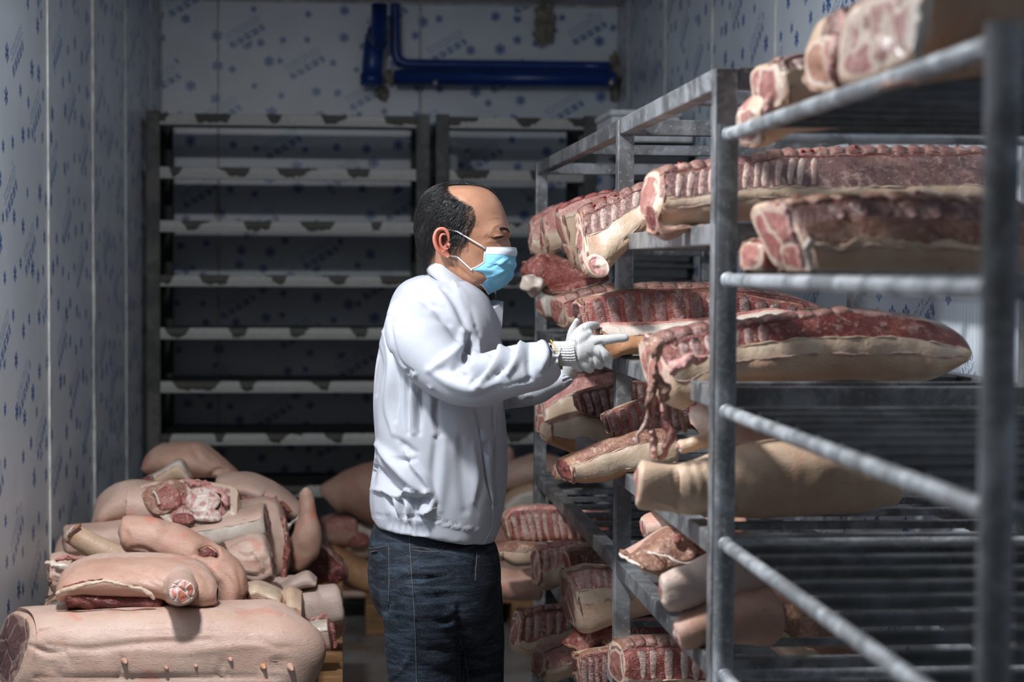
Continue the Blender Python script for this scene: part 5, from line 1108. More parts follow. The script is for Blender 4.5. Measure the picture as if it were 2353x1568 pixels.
for p, w_, h in [
    ([(208, 850), (270, 868), (262, 930), (285, 1050), (320, 1130), (400, 1190)], 4, -.004), ([(480, 640), (560, 730), (640, 860), (690, 950)], 14, .004), ([(560, 700), (640, 780), (700, 900), (735, 960)], 9, -.006), ([(660, 690), (720, 800), (790, 960)], 8, -.005), ([(620, 640), (700, 760), (760, 900)], 8, .005),
    ([(740, 975), (705, 1090), (630, 1170)], 10, -.013), ([(690, 940), (655, 1060), (500, 1170)], 13, .009), ([(640, 1150), (690, 1215), (735, 1150)], 8, -.006), ([(780, 1010), (760, 1110), (720, 1190)], 10, .009),
    ([(870, 1010), (850, 1110), (740, 1260)], 11, -.013), ([(920, 1000), (900, 1110), (780, 1270)], 11, .010), ([(985, 1010), (945, 1130), (895, 1205)], 9, -.012), ([(1040, 990), (1010, 1110), (960, 1200)], 10, .010),
    ([(1090, 1000), (1085, 1080), (1090, 1230)], 9, -.011), ([(1150, 1000), (1190, 1080), (1160, 1170)], 11, .010), ([(1195, 1010), (1225, 1080), (1215, 1150)], 6, -.008), ([(1010, 990), (1035, 960), (1100, 985)], 9, .010), ([(1000, 1040), (1010, 1000), (1020, 980)], 6, -.008),
    ([(480, 1180), (620, 1260), (760, 1290), (900, 1250)], 14, .006), ([(1080, 1240), (1000, 1290), (880, 1350)], 10, -.006), ([(350, 880), (480, 860), (600, 900)], 12, -.004), ([(300, 760), (420, 800), (520, 800)], 12, -.005), ([(330, 700), (450, 740), (560, 790)], 9, .004),
    ([(160, 1000), (190, 1150), (170, 1320)], 9, -.006), ([(220, 950), (260, 1150), (240, 1400), (280, 1560)], 9, .006), ([(270, 1080), (300, 1250), (290, 1480)], 7, -.006), ([(360, 1180), (350, 1300), (365, 1560)], 6, -.008), ([(400, 1200), (385, 1350), (395, 1560)], 7, .007), ([(440, 1270), (430, 1400), (430, 1560)], 6, -.009), ([(490, 1290), (500, 1420), (520, 1560)], 10, .006), ([(540, 1330), (520, 1450), (545, 1568)], 6, -.007),
    ([(760, 1410), (790, 1500), (800, 1568)], 5, -.005), ([(860, 1400), (870, 1500), (865, 1568)], 3, -.006), ([(905, 1400), (905, 1568)], 3, -.006), ([(1075, 1280), (1100, 1400), (1080, 1360)], 6, .01)]:
    S.append((c2(p), w_, h))
for p, w_, h in [
    ([(130, 60), (250, 190), (370, 330), (440, 365)], 13, .013), ([(270, 30), (330, 90), (380, 110)], 9, -.006), ([(240, 150), (310, 165), (385, 150)], 6, -.006), ([(310, 90), (370, 200), (440, 290), (490, 420), (430, 490)], 8, .010), ([(120, 200), (220, 330), (290, 360)], 12, -.011),
    ([(100, 345), (170, 355), (270, 395)], 6, .009), ([(260, 390), (320, 350), (380, 385), (440, 372)], 5, .010), ([(300, 400), (380, 420), (460, 400)], 12, -.016), ([(180, 370), (215, 430), (240, 500)], 6, -.009), ([(215, 380), (250, 440), (270, 520)], 5, .007), ([(270, 410), (290, 470), (300, 530)], 5, -.008), ([(310, 410), (320, 470), (330, 540)], 6, .007), ([(350, 430), (350, 500), (360, 560)], 5, -.007), ([(385, 500), (440, 492), (490, 465)], 5, .010), ([(390, 430), (380, 480), (385, 530)], 6, -.008),
    ([(500, 20), (490, 250), (500, 440)], 9, -.006), ([(560, 20), (540, 250), (530, 480)], 14, .004), ([(660, 30), (680, 250), (690, 480)], 18, -.006), ([(740, 60), (760, 250), (740, 420)], 9, .004), ([(800, 20), (820, 250), (860, 440)], 3, -.006), ([(835, 20), (855, 220), (872, 430)], 4, .006), ([(880, 20), (862, 250), (880, 440)], 3, -.010),
    ([(90, 505), (250, 520), (450, 530), (640, 575), (800, 600)], 2.5, -.004), ([(450, 540), (640, 580), (810, 605)], 4, .003), ([(110, 120), (100, 250), (110, 340)], 7, -.006)]:
    S.append((c7(p), w_, h))
for i in range(20):
    x = 185+i*13.2+3*math.sin(i*2.3); y0 = 505+i*3.2; S.append((c7([(x, y0), (x+3, y0+60), (x-2, y0+105)]), 2.3, -.0042))
Nn = normals(V, F)
V0 = V.copy(); V = sculpt(V, Nn, [(a_, b_, h_*1.45) for a_, b_, h_ in S]); V = np.where((Nn[:, 2] < -.55)[:, None], V0, V)
V = V+Nn*(.0050*np.abs(vnoise(V@np.array([[.8, 0, .6], [0, 1, 0], [-.3, 0, .5]]), 9, 30))-.0015+.0022*vnoise(V, 14, 31)+.0012*vnoise(V*np.array([1, 1, .5]), 34, 32))[:, None]
jt = bvh(V, F)
jacket = obj('jacket', V, F, 'coat_cloth', man)
# waistband edge, collar, zip, placket, flap
def band(name, top, bot, th, mat, root, closed=True, n=48):
    """wall between two 3-D control rings, with thickness"""
    def ringi(q):
        q = np.array(q); 
        if closed:
            m = len(q); t = np.linspace(0, m, n, endpoint=False); out = []
            for x in t:
                i = int(x); f = x-i; a, b, c, d = q[(i-1) % m], q[i % m], q[(i+1) % m], q[(i+2) % m]
                out.append(.5*((2*b)+(-a+c)*f+(2*a-5*b+4*c-d)*f*f+(-a+3*b-3*c+d)*f**3))
            return np.array(out)
        return cr(q, n)
    a, b = ringi(top), ringi(bot); ca = (a.mean(0)+b.mean(0))/2
    def shrink(r): 
        d = r-ca; d[:, 2] = 0; d /= np.linalg.norm(d, axis=1)[:, None]+1e-9; return r-d*th
    ai, bi = shrink(a), shrink(b); mid = (a+b)/2
    d = mid-ca; d[:, 2] = 0; d /= np.linalg.norm(d, axis=1)[:, None]; mid = mid+d*th*.6
    rows = np.vstack([bi, b, mid, a+np.array([0, 0, th*.2]), ai+np.array([0, 0, th*.2]), shrink(mid)])
    Fq = gridF(6, n, closed)+[(5*n+j, 5*n+(j+1) % n, (j+1) % n, j) for j in range(n if closed else n-1)]
    return obj(name, rows, Fq, mat, root)
band('collar', [P(988, 600, 4.05), P(1003, 603, 3.985), P(1040, 628, 3.955), P(1075, 652, 3.965), P(1096, 668, 4.0), P(1104, 672, 4.03)],
     [P(979, 620, 4.05), P(986, 630, 3.96), P(1030, 662, 3.92), P(1075, 686, 3.935), P(1103, 700, 3.98), P(1106, 703, 4.02)], .005, 'coat_cloth', man, False)
band('far_collar', [P(1106, 676, 4.06), P(1122, 672, 4.09), P(1140, 671, 4.12), P(1120, 640, 4.17), P(1060, 610, 4.18), P(990, 600, 4.1)],
     [P(1108, 735, 4.03), P(1122, 705, 4.07), P(1134, 695, 4.11), P(1120, 680, 4.19), P(1060, 660, 4.2), P(980, 630, 4.12)], .004, 'coat_cloth', man, False)
tube('undershirt', [P(1050, 650, 4.06), P(1085, 680, 4.06), P(1110, 698, 4.06), P(1112, 720, 4.06)], [.05, .052, .035, .02], 'black_knit', man, 20)
# open front flap standing out beyond the chest
fl = [(1128, 688, 4.04), (1157, 693, 4.02), (1154, 745, 4.0), (1149, 792, 3.98), (1140, 860, 3.97), (1118, 860, 3.94), (1112, 780, 3.94), (1122, 720, 3.98)]
c_ = np.array([P(*q) for q in fl]); dth = np.array([-.004, .006, 0])
V_ = np.vstack([c_, c_+dth]); n_ = len(fl)
obj('front_flap', V_, [list(range(n_)), list(range(n_, 2*n_))[::-1]]+[(i, (i+1) % n_, n_+(i+1) % n_, n_+i) for i in range(n_)], 'coat_cloth', man, smooth=False)
zp = path_on(jt, [(1103, 700), (1108, 740), (1112, 780)], 16, .002)
c_ = P(1110, 738, 3.93); V_, F_ = boxVF(c_, (.006, .003, .012), .001); obj('zip_pull', V_, F_, 'zip_metal', man)
pl = path_on(jt, c7([(790, 20), (815, 230), (855, 440), (860, 560), (795, 715)]), 30, .0005)
if len(pl) > 3: tube('placket_edge', pl, .0028, 'coat_cloth', man, 8)
la_ = path_on(jt, c7([(780, -40), (790, 60), (815, 230), (850, 400), (868, 500)]), 30, .0005); lb_ = path_on(jt, c7([(872, -40), (868, 60), (858, 220), (872, 400), (872, 500)]), 30, .0005)
if len(la_) == 30 and len(lb_) == 30:
    nrm_ = np.array([-.1, -1, 0.1])*.004; rowsP = np.stack([la_+nrm_*0, la_+nrm_, (la_+lb_)/2+nrm_*1.6, lb_+nrm_, lb_+nrm_*0], 1).reshape(-1, 3)
    obj('placket', rowsP, gridF(30, 5, False), 'coat_cloth', man)
# gathered cuff ends
def cuff(x, y, Y, r, d, n=28, lx=9, seed=1, tilt=0):
    A = np.linspace(0, 2*np.pi, 84, endpoint=False); rows = []
    for k, (dx, rr) in enumerate([(-14, 1.08), (-9, 1.04), (-5, .93), (0, .93), (4, .99), (6, 1.0), (6, .9), (-3, .85)]):
        c = P(x+dx, y+dx*tilt, Y)
        pl_ = 1+.06*np.sin(A*n/2+seed)*(1 if k < 6 else .3)
        for a, q in zip(A, pl_): rows.append(c+np.array([0.012*math.sin(a*3+seed)*.3, d*rr*q*math.cos(a), r*Y/FPX*rr*q*math.sin(a)]))
    return obj('cuff', np.array(rows), gridF(8, 84), 'coat_cloth', man)
cuff(1276, 823, 3.715, 34, .036, 26, seed=1, tilt=-.3)
cuff(1306, 866, 3.88, 15, .02, 20, seed=2, tilt=-.4)

# --- jeans
hip = stations([(1185, 868, 1118, .13, .01, .01), (1215, 858, 1126, .138, .01, .01), (1255, 846, 1144, .155, 0, 0), (1310, 846, 1150, .17, 0, 0), (1360, 852, 1149, .17, 0, 0), (1400, 868, 1148, .165, 0, 0), (1440, 890, 1140, .14, 0, 0), (1470, 930, 1110, .10, 0, 0)], YT)
legR = limb([(955, 1300, 3.96, 80, .080), (962, 1360, 3.95, 92, .092), (968, 1440, 3.95, 88, .092), (972, 1520, 3.95, 86, .086), (978, 1600, 3.95, 84, .08), (985, 1750, 3.97, 70, .068), (990, 1950, 4.0, 58, .06), (992, 2120, 4.02, 56, .062)], 40, 32, ref=(0, 1, 0))
legL = limb([(1060, 1290, 4.14, 80, .085), (1072, 1360, 4.14, 82, .09), (1078, 1440, 4.15, 80, .09), (1084, 1520, 4.15, 76, .086), (1086, 1600, 4.15, 72, .08), (1088, 1750, 4.16, 62, .066), (1085, 1950, 4.18, 55, .06), (1085, 2080, 4.20, 54, .06)], 40, 32)
V, Nn, F = remesh([hip, legR, legL], .0065, 4)
S = []
for p, w_, h in [([(340, 790), (430, 810), (560, 780)], 6, -.005), ([(340, 760), (420, 745), (530, 730)], 5, .004), ([(210, 880), (400, 885), (570, 880)], 5, .005), ([(200, 905), (350, 910), (560, 900)], 5, -.004), ([(360, 960), (470, 965), (600, 940)], 7, -.004), ([(350, 990), (480, 990), (590, 975)], 4, .005), ([(210, 1030), (400, 1040), (620, 1020)], 8, -.004),
                 ([(200, 1130), (350, 1150), (450, 1140)], 5, .005), ([(480, 1130), (560, 1140), (640, 1100)], 6, .005), ([(440, 1180), (560, 1180), (650, 1130)], 6, -.005), ([(520, 1220), (600, 1210), (650, 1180)], 5, .005), ([(200, 1560), (290, 1480), (340, 1390)], 5, .006), ([(190, 1350), (260, 1450), (250, 1560)], 12, -.006), ([(500, 1320), (580, 1320), (640, 1290)], 4, .005), ([(380, 1420), (480, 1450), (630, 1440)], 5, .004), ([(400, 1360), (500, 1370), (630, 1350)], 7, -.005),
                 ([(90, 880), (130, 930), (190, 920)], 6, -.004), ([(70, 850), (90, 960), (120, 1080), (170, 1170)], 5, .003), ([(150, 1090), (180, 1120), (200, 1080)], 6, -.005), ([(640, 1100), (660, 1300), (650, 1560)], 9, -.016), ([(200, 700), (205, 900), (200, 1080)], 3, .002), ([(336, 640), (350, 900), (372, 1200), (380, 1560)], 2.5, .003),
                 ([(760, 740), (750, 850), (752, 930)], 3, -.005), ([(560, 690), (545, 720), (480, 735), (340, 712)], 2.5, -.004)]:
    S.append((c7(p), w_, h))
Nn = normals(V, F); V = sculpt(V, Nn, S); V = V+Nn*(.002*vnoise(V*np.array([.6, .6, 1.6]), 22, 41))[:, None]
tj = bvh(V, F)
jeans = obj('jeans', V, F, 'denim', man)
for nm, p in (('side_seam', [(330, 610), (345, 850), (362, 1100), (374, 1350), (378, 1568)]), ('pocket_stitching', [(58, 722), (130, 716), (200, 700)]), ('pocket_stitching', [(202, 700), (204, 860), (200, 1060), (180, 1140), (168, 1185)]),
              ('pocket_stitching', [(340, 712), (440, 722), (480, 738)]), ('pocket_stitching', [(345, 730), (440, 742), (520, 738), (560, 700)]), ('fly_stitching', [(762, 745), (756, 840), (750, 925)]), ('inner_seam', [(655, 1300), (690, 1420), (710, 1568)])):
    q = path_on(tj, c7(p), 40, .0012)
    if len(q) > 3: tube(nm, q, .00065, 'stitch', man, 6)
lb = path_on(tj, c7([(96, 742), (112, 738), (130, 735)]), 5, .002)
if len(lb) > 2: tube('pocket_tag', lb, .0045, 'stitch', man, 6, ry=.0012)
for (x, Y, xe, zf) in ((992, 4.02, .10, 0), (1085, 4.20, .10, 0)):
    c = P(x, 2120, Y); rows = []
    prof = [(-.07, .045, .06), (-.05, .07, .07), (0, .08, .10), (.06, .075, .08), (.13, .06, .055), (.19, .045, .04), (.215, .02, .025)]
    A = np.linspace(0, 2*np.pi, 24, endpoint=False)
    for (dx, wd, ht) in prof:
        for a in A: rows.append((c[0]+dx, c[1]+wd*.62*math.cos(a), max(.012, ht*(.5+.62*math.sin(a)))))
    obj('shoe', np.array(rows), gridF(7, 24)+[list(range(24)), list(range(144, 168))[::-1]], 'shoe', man)
    rows = [];
    for zz in (0.0, .014):
        for a in np.linspace(0, 2*np.pi, 28, endpoint=False): rows.append((c[0]+.07+.148*math.cos(a), c[1]+.046*math.sin(a), zz))
    obj('shoe_sole', np.array(rows), gridF(2, 28)+[list(range(28)), list(range(28, 56))[::-1]], 'rubber', man)

# --- head
PSI = math.radians(15); YH = 4.02; KH = FPX/YH
fH = np.array([math.cos(PSI), -math.sin(PSI), 0]); sH = np.array([-math.sin(PSI), -math.cos(PSI), 0]); H0 = P(1065, 550, YH)
def hw(px, py, side=0.0): return H0+fH*((px-1065)/KH/math.cos(PSI))+sH*side+np.array([0, 0, -(py-550)/KH])
rows = [(427, 1042, 1084, .014), (431, 1018, 1108, .036), (438, 1000, 1124, .052), (450, 985, 1138, .064), (468, 974, 1150, .073), (490, 967, 1158, .078), (512, 964, 1164, .079), (532, 964, 1169, .0785), (541, 965, 1171, .0775), (551, 967, 1165, .0765), (562, 969, 1163, .0755), (580, 974, 1162, .073), (600, 982, 1163, .069), (622, 995, 1162, .064), (640, 1008, 1158, .058), (655, 1020, 1138, .048), (664, 1040, 1122, .036), (670, 1056, 1104, .022)]
q = np.array(rows, float); nS = 100; t = np.linspace(0, len(q)-1, nS); R_ = np.stack([np.interp(t, range(len(q)), q[:, k]) for k in range(4)], 1)
for _ in range(3): R_[1:-1] = (R_[:-2]+2*R_[1:-1]+R_[2:])/4
A = np.linspace(0, 2*np.pi, 96, endpoint=False)
def headV(R_, A, infl=0.0):
    V = []
    for r in R_:
        cxp, hx = (r[1]+r[2])/2, (r[2]-r[1])/2
        ca, sa = np.cos(A), np.sin(A)
        ex = np.sign(ca)*np.abs(ca)**.92; fw = 1-.16*np.clip(ca, 0, 1)**1.5
        pxs = cxp+hx*ex; side = r[3]*np.sign(sa)*np.abs(sa)**.86*fw
        for a_, s_ in zip(pxs, side): V.append(hw(a_, r[0], s_))
    return np.array(V)
HV = headV(R_, A)
def loc(V):
    d = V-H0; return 1065+(d@fH)*KH*math.cos(PSI), 550-d[:, 2]*KH, d@sH
def face(V):
    a, y, s = loc(V); out = np.zeros_like(V)
    fr = 1/(1+np.exp(-(a-1120)/8))
    g = lambda yc, sc, yw, sw: np.exp(-((y-yc)/yw)**2-((np.abs(s)-sc)/sw)**2)
    f_ = np.zeros(len(V))
    f_ += .020*np.exp(-(s/.011)**2)*np.clip((y-548)/40, 0, 1)*np.exp(-(np.clip(y-588, 0, 99)/10)**2)*(y > 545)   # nose
    f_ += .005*g(594, .010, 8, .008)                                            # nostril wings
    f_ += .0045*g(534, .028, 7, .022)                                           # brow ridge
    f_ -= .0085*g(549, .030, 9, .016)                                           # eye sockets
    f_ += .0060*g(549, .031, 6.5, .013)                                         # lids over the eyeballs
    f_ += .0055*g(578, .040, 14, .018)                                          # cheek bones
    f_ += .006*np.exp(-((y-618)/10)**2-(s/.020)**2)                             # lips
    f_ -= .004*np.exp(-((y-640)/7)**2-(s/.03)**2)
    out += fH*(f_*fr)[:, None]
    out += sH*(np.sign(s)*(-.004*np.exp(-((a-1120)/16)**2-((y-520)/22)**2)+.003*np.exp(-((a-1118)/16)**2-((y-572)/14)**2)))[:, None]
    return V+out
neck = limb([(1035, 585, 4.03, 58, .056), (1042, 620, 4.03, 60, .056), (1040, 660, 4.04, 60, .058), (1020, 710, 4.05, 66, .066), (1000, 770, 4.05, 80, .09)], 16, 30)
chest = limb([(1010, 720, YT, 80, .09), (1000, 800, YT, 100, .13), (1000, 950, YT, 105, .13), (1000, 1100, YT, 100, .12), (1000, 1250, YT, 105, .12)], 20, 30)
armR = limb([(960, 770, 3.9, 34, .035), (1040, 865, 3.84, 32, .032), (1100, 872, 3.80, 30, .03), (1200, 845, 3.74, 24, .024), (1290, 815, 3.715, 18, .016)], 24, 16)
armL = limb([(1020, 770, 4.2, 30, .03), (1120, 870, 4.17, 28, .03), (1240, 885, 3.98, 20, .02), (1305, 860, 3.88, 12, .014)], 24, 16)
hips = limb([(1000, 1200, YT, 110, .12), (1000, 1300, YT, 115, .12), (1010, 1400, YT, 90, .1)], 10, 24)
thR = limb([(960, 1350, 3.96, 60, .06), (970, 1600, 3.96, 50, .05), (990, 2080, 4.02, 34, .034)], 16, 16); thL = limb([(1065, 1350, 4.13, 60, .06), (1080, 1600, 4.15, 50, .05), (1085, 2060, 4.19, 34, .034)], 16, 16)
hp_ = (face(HV), gridF(nS, 96)+[list(range(96))[::-1], list(range((nS-1)*96, nS*96))])
V, Nn, F = remesh([hp_, neck, chest, armR, armL, hips, thR, thL], .0036, 2)
k5 = .2041
def c5(p): return xf(p, 940, 400, k5)
S = [(c5([(900, 715), (960, 728), (1040, 712), (1085, 690)]), 2.6, -.0030), (c5([(920, 690), (990, 660), (1070, 672)]), 2.2, -.0016), (c5([(930, 700), (1000, 688), (1075, 684)]), 3.4, .0022), (c5([(940, 745), (1010, 752), (1070, 735)]), 2.6, .0016), (c5([(930, 765), (1000, 775), (1060, 765)]), 2.2, -.0012),
     (c5([(915, 650), (960, 590), (1040, 565)]), 3, .0018), (c5([(860, 770), (930, 760), (1000, 800)]), 5, .0025), (c5([(1010, 780), (1060, 770), (1100, 700)]), 4, -.003), (c5([(870, 540), (960, 515), (1060, 520)]), 2.4, -.0010), (c5([(880, 480), (970, 460), (1060, 470)]), 2.4, -.0008), (c5([(850, 720), (880, 690), (890, 660)]), 2, -.0012), (c5([(860, 745), (885, 735), (905, 725)]), 2, -.0010),
     (c5([(430, 960), (520, 1060), (560, 1150)]), 4, -.004), (c5([(320, 1000), (400, 1080), (520, 1150)]), 5, .003), (c5([(530, 960), (560, 1050), (640, 1130), (720, 1190)]), 5, -.005), (c5([(1120, 760), (1150, 790), (1160, 830)]), 4, .003)]
Nn = normals(V, F); V = sculpt(V, Nn, S)
la, ly, ls = loc(V)
tone = np.clip(np.exp(-((la-1150)/22)**2-((ly-578)/16)**2)*.55+.25*np.exp(-((la-1175)/14)**2-((ly-585)/14)**2), 0, 1)
def sm(a, b, x): t_ = np.clip((x-a)/(b-a), 0, 1); return t_*t_*(3-2*t_)
def hairmask(a, y, s):
    """1 where hair grows; a, y in head-profile pixels"""
    fb = np.interp(y, [424, 432, 440, 450, 462, 474, 488, 500, 515, 530, 545, 560, 575, 590, 600], [1040, 1036, 1040, 1050, 1068, 1092, 1101, 1102, 1098, 1092, 1086, 1078, 1071, 1062, 1058])
    m = sm(7, -7, a-fb)
    far = sm(-.006, -.022, s)*sm(470, 445, y)*sm(1138, 1118, a); m = np.maximum(m, far)
    m2 = sm(6, -4, y-np.interp(a, [955, 985, 1005, 1020, 1030], [600, 606, 590, 575, 560]))
    ear = ((a-1034)/26)**2+((y-562)/34)**2
    below = np.where(a < 1048, m2, sm(578, 562, y))
    below = np.where((a > 1016) & (a < 1052) & (y > 540), sm(545, 535, y), below)
    return m*below
hm = hairmask(la, ly, ls)
thin = sm(1000, 1040, la)*sm(470, 445, ly)*sm(.05, .01, np.abs(ls))
stub = np.clip(hm*.95, 0, 1); stub = np.maximum(stub*(1-.55*thin), .30*np.exp(-((la-1072)/10)**2-((ly-572)/14)**2)*(np.abs(ls) > .03))
body = obj('body', V, F, 'skin', man)
def setf(o, name, arr):
    at = o.data.attributes.new(name, 'FLOAT', 'POINT'); at.data.foreach_set('value', np.asarray(arr, dtype=np.float32))
setf(body, 'tone', tone); setf(body, 'stubble', stub*(ly < 612))
th = bvh(V, F)
# ear (near side): rim, inner fold, bowl, lobe
def ear(sgn):
    E = lambda x, y, d: hw(x, y, sgn*(.0745+d))
    k = k5
    rim = [(1048, 560, .004), (1049, 545, .010), (1044, 532, .014), (1034, 528, .017), (1024, 533, .019), (1019, 548, .020), (1021, 563, .018), (1027, 577, .014), (1036, 586, .009), (1046, 590, .005)]
    lst = [tubeVF([E(*p) for p in cr(rim, 40)], np.interp(np.linspace(0, 1, 40), [0, .2, .5, .8, 1], [.0028, .0040, .0040, .0048, .0030]), 12, ref=sH)]
    inner = [(1043, 540, .008), (1034, 541, .012), (1030, 552, .012), (1032, 566, .009), (1041, 575, .006), (1048, 570, .005)]
    lst.append(tubeVF([E(*p) for p in cr(inner, 26)], .0032, 10, ref=sH))
    lst.append(tubeVF([E(1040, 578, .006), E(1043, 586, .006), E(1047, 591, .004)], [.006, .0072, .004], 12, ref=sH))
    lst.append(tubeVF([E(1047, 556, .004), E(1049, 562, .007), E(1048, 570, .004)], [.003, .0048, .003], 10, ref=sH))
    # bowl
    a = np.linspace(0, 2*np.pi, 28, endpoint=False); rowsE = []
    for rr, d in ((1, .014), (.8, .008), (.5, .003), (.15, .001)):
        for q in a: rowsE.append(E(1034+12*rr*math.cos(q), 557+25*rr*math.sin(q), d-.006*rr*(math.cos(q))))
    for rr, d in ((1.0, .012), (.75, -.004)):
        for q in a: rowsE.append(E(1036+12*rr*math.cos(q), 557+25*rr*math.sin(q), d-.004*rr*math.cos(q)-.004))
    lst.append((np.array(rowsE), gridF(4, 28)+[list(range(84, 112))]+[(112+j, 112+(j+1) % 28, 140+(j+1) % 28, 140+j) for j in range(28)]+[(j, (j+1) % 28, 112+(j+1) % 28, 112+j) for j in range(28)]))
    V, F = joinVF(lst); o = obj('ear', V, F, 'skin', man); setf(o, 'tone', np.full(len(V), .62)); setf(o, 'stubble', np.zeros(len(V)))
ear(1); ear(-1)
# eyes: dark almond under the lid, both sides
for x0, y0, x1, y1 in ((1134, 547.5, 1159, 543.5), (1169, 551, 1178, 548)):
    q = path_on(th, [(x0, y0), ((x0+x1)/2, (y0+y1)/2+1.2), (x1, y1)], 10, .0005)
    if len(q) > 3:
        tube('eye', q, np.interp(np.linspace(0, 1, len(q)), [0, .3, .75, 1], [.0004, .0011, .0019, .0006]), 'eye_dark', man, 8)
q = path_on(th, [(1131, 545), (1146, 541.5), (1161, 541)], 12, .0006)
if len(q) > 3: tube('eyelid', q, np.interp(np.linspace(0, 1, len(q)), [0, .5, 1], [.0006, .0022, .0008]), 'skin', man, 8)
# hair strands: groomed along the scalp
def strands(seeds, flow, length, rad, mat, name, lift=.004, n=8, rng=np.random.RandomState(3)):
    cu = bpy.data.curves.new(name, 'CURVE'); cu.dimensions = '3D'; cu.bevel_depth = rad; cu.bevel_resolution = 0; cu.resolution_u = 1
    o = bpy.data.objects.new(name, cu); col.objects.link(o); o.parent = man; off = origin(man)
    for p in seeds:
        c = p.copy(); pts = []; L = length*rng.uniform(.6, 1.3); jit = rng.normal(0, .22, 3)
        for k in range(n):
            h = th.find_nearest(Vector(c)); 
            if h[0] is None: break
            s_ = np.array(h[0]); nn = np.array(h[1]); 
            if nn@(s_-HC) < 0: nn = -nn
            tt = k/(n-1); pts.append(s_+nn*(.0012+lift*math.sin(math.pi*(.15+.75*tt))*(1+.25*jit[0])))
            d = flow(s_)+jit*.35; d = d-nn*(d@nn); d /= np.linalg.norm(d)+1e-9; c = s_+d*L/n
        sp = cu.splines.new('POLY'); sp.points.add(len(pts)-1)
        for i, q_ in enumerate(pts): sp.points[i].co = (*(q_-off), 1); sp.points[i].radius = 1-.75*(i/(len(pts)-1))**2
    cu.materials.append(M[mat]); o['kind'] = 'stuff'; return o
HC = hw(1065, 520, 0)
idx = np.where((hm > .5) & (ly < 615))[0]; rg = np.random.RandomState(8)
def flow(s_):
    a, y, s = loc(s_[None]); a, y, s = a[0], y[0], s[0]
    back = -fH*1.0; down = np.array([0, 0, -1.0])
    if y < 460: return back*1.0+down*.25+sH*np.sign(s)*.25
    t_ = np.clip((y-450)/90, 0, 1)
    return back*(1-.45*t_)+down*(.45+.8*t_)
# scalp cover: hair volume just above the skin, tapering out at the hair line
fm = [f for f in F if min(hm[list(f)]) > .30+.6*float(sm(1050, 1080, np.mean(la[list(f)]))) and max(ly[list(f)]) < 616]
used = sorted({i for f in fm for i in f}); rem = {v: i for i, v in enumerate(used)}
Nn = normals(V, F) if False else None
me_n = np.zeros(len(body.data.vertices)*3); body.data.vertex_normals.foreach_get('vector', me_n); me_n = me_n.reshape(-1, 3)
hv = V[:0]
BV = np.array([list(v.co) for v in body.data.vertices])+origin(man)
la_, ly_, ls_ = loc(BV[used]); thn = sm(1000, 1040, la_)*sm(468, 448, ly_)*(1-sm(-.012, -.03, ls_)); hmu = hm[used]
thick = sm(.35, 1.0, hmu)*(1-.5*sm(1030, 1070, la_))*(.0060+.004*sm(1020, 985, la_))*(1-thn)*(1-.6*sm(1045, 1085, la_))-.0012-.002*thn-.004*sm(.6, .1, hmu)
grain = vnoise(BV[used]*np.array([1, 1, .35]), 260, 3)*.0004+vnoise(BV[used], 40, 4)*.0006
HVv = BV[used]+me_n[used]*(thick+grain*np.clip(thick*150, 0, 1))[:, None]
hair = obj('hair', HVv, [tuple(rem[i] for i in f) for f in fm], 'hair_black', man)
idx = idx[(la[idx] < 1066) | (rg.rand(len(idx)) < .30)]; sel = rg.choice(idx, 5200); strands([BV[i]+rg.normal(0, .002, 3) for i in sel], flow, .034, .00034, 'hair_black', 'hair_strands', .0085)
ix2 = np.where((hm > .12) & (hm < .75) & (ly < 560) & (ls > 0))[0]; sel = rg.choice(ix2, 500); strands([BV[i] for i in sel], flow, .020, .00022, 'hair_black', 'hairline_strands', .002)
ix3 = np.where((la > 1070) & (la < 1092) & (ly > 520) & (ly < 575) & (ls > 0))[0]; sel = rg.choice(ix3, 90); strands([BV[i] for i in sel], flow, .012, .00025, 'hair_grey', 'sideburn', .002)
def browflow(s_): return fH*.6+np.array([0, 0, -.35])-sH*.6
bp_ = path_on(th, c5([(1010, 622), (1050, 612), (1090, 622), (1112, 640)]), 50, 0)
seeds = [b+np.array([0, 0, rg.uniform(-.0028, .0028)]) for b in bp_ for _ in range(4)]; strands(seeds, browflow, .007, .0003, 'hair_black', 'eyebrow', .0012, 5)
bp_ = path_on(th, c5([(1148, 640), (1160, 650), (1168, 668)]), 20, 0)
if len(bp_): strands([b+np.array([0, 0, rg.uniform(-.002, .002)]) for b in bp_ for _ in range(3)], browflow, .005, .0003, 'hair_black', 'far_eyebrow', .0012, 5)

# --- face mask
def maskpt(u, v):
    """u -1..1 across, v 0 top..1 bottom"""
    my = np.interp(v, [0, .1, .35, .6, .8, 1], [571, 582, 610, 634, 655, 674]); mx = np.interp(v, [0, .1, .35, .6, .8, 1], [1180, 1181, 1180, 1175, 1162, 1122])
    ey = np.interp(v, [0, .1, .35, .6, .8, 1], [570, 580, 603, 616, 624, 650]); ex = np.interp(v, [0, .1, .35, .55, .75, 1], [1124, 1124, 1123, 1108, 1084, 1104]); es = np.interp(v, [0, .3, .7, 1], [.056, .059, .060, .040])
    au = abs(u); w_ = au**1.0; ang = w_*math.pi/2
    x = ex+(mx-ex)*math.cos(ang)**.75; y = my+(ey-my)*math.sin(ang)**1.4; s = math.copysign(es*math.sin(ang)**.85, u)
    return x, y, s
nu, nv = 61, 41; MV = []; cols = []
for j in range(nv):
    for i in range(nu):
        u, v = i/(nu-1)*2-1, j/(nv-1); x, y, s = maskpt(u, v)
        pl_ = .0016*math.sin(v*math.pi*7)*(1-abs(u)**4)
        p = hw(x, y, s)+fH*pl_*math.cos(u*1.4)+sH*math.copysign(pl_*abs(math.sin(u*1.4)), u)
        MV.append(p)
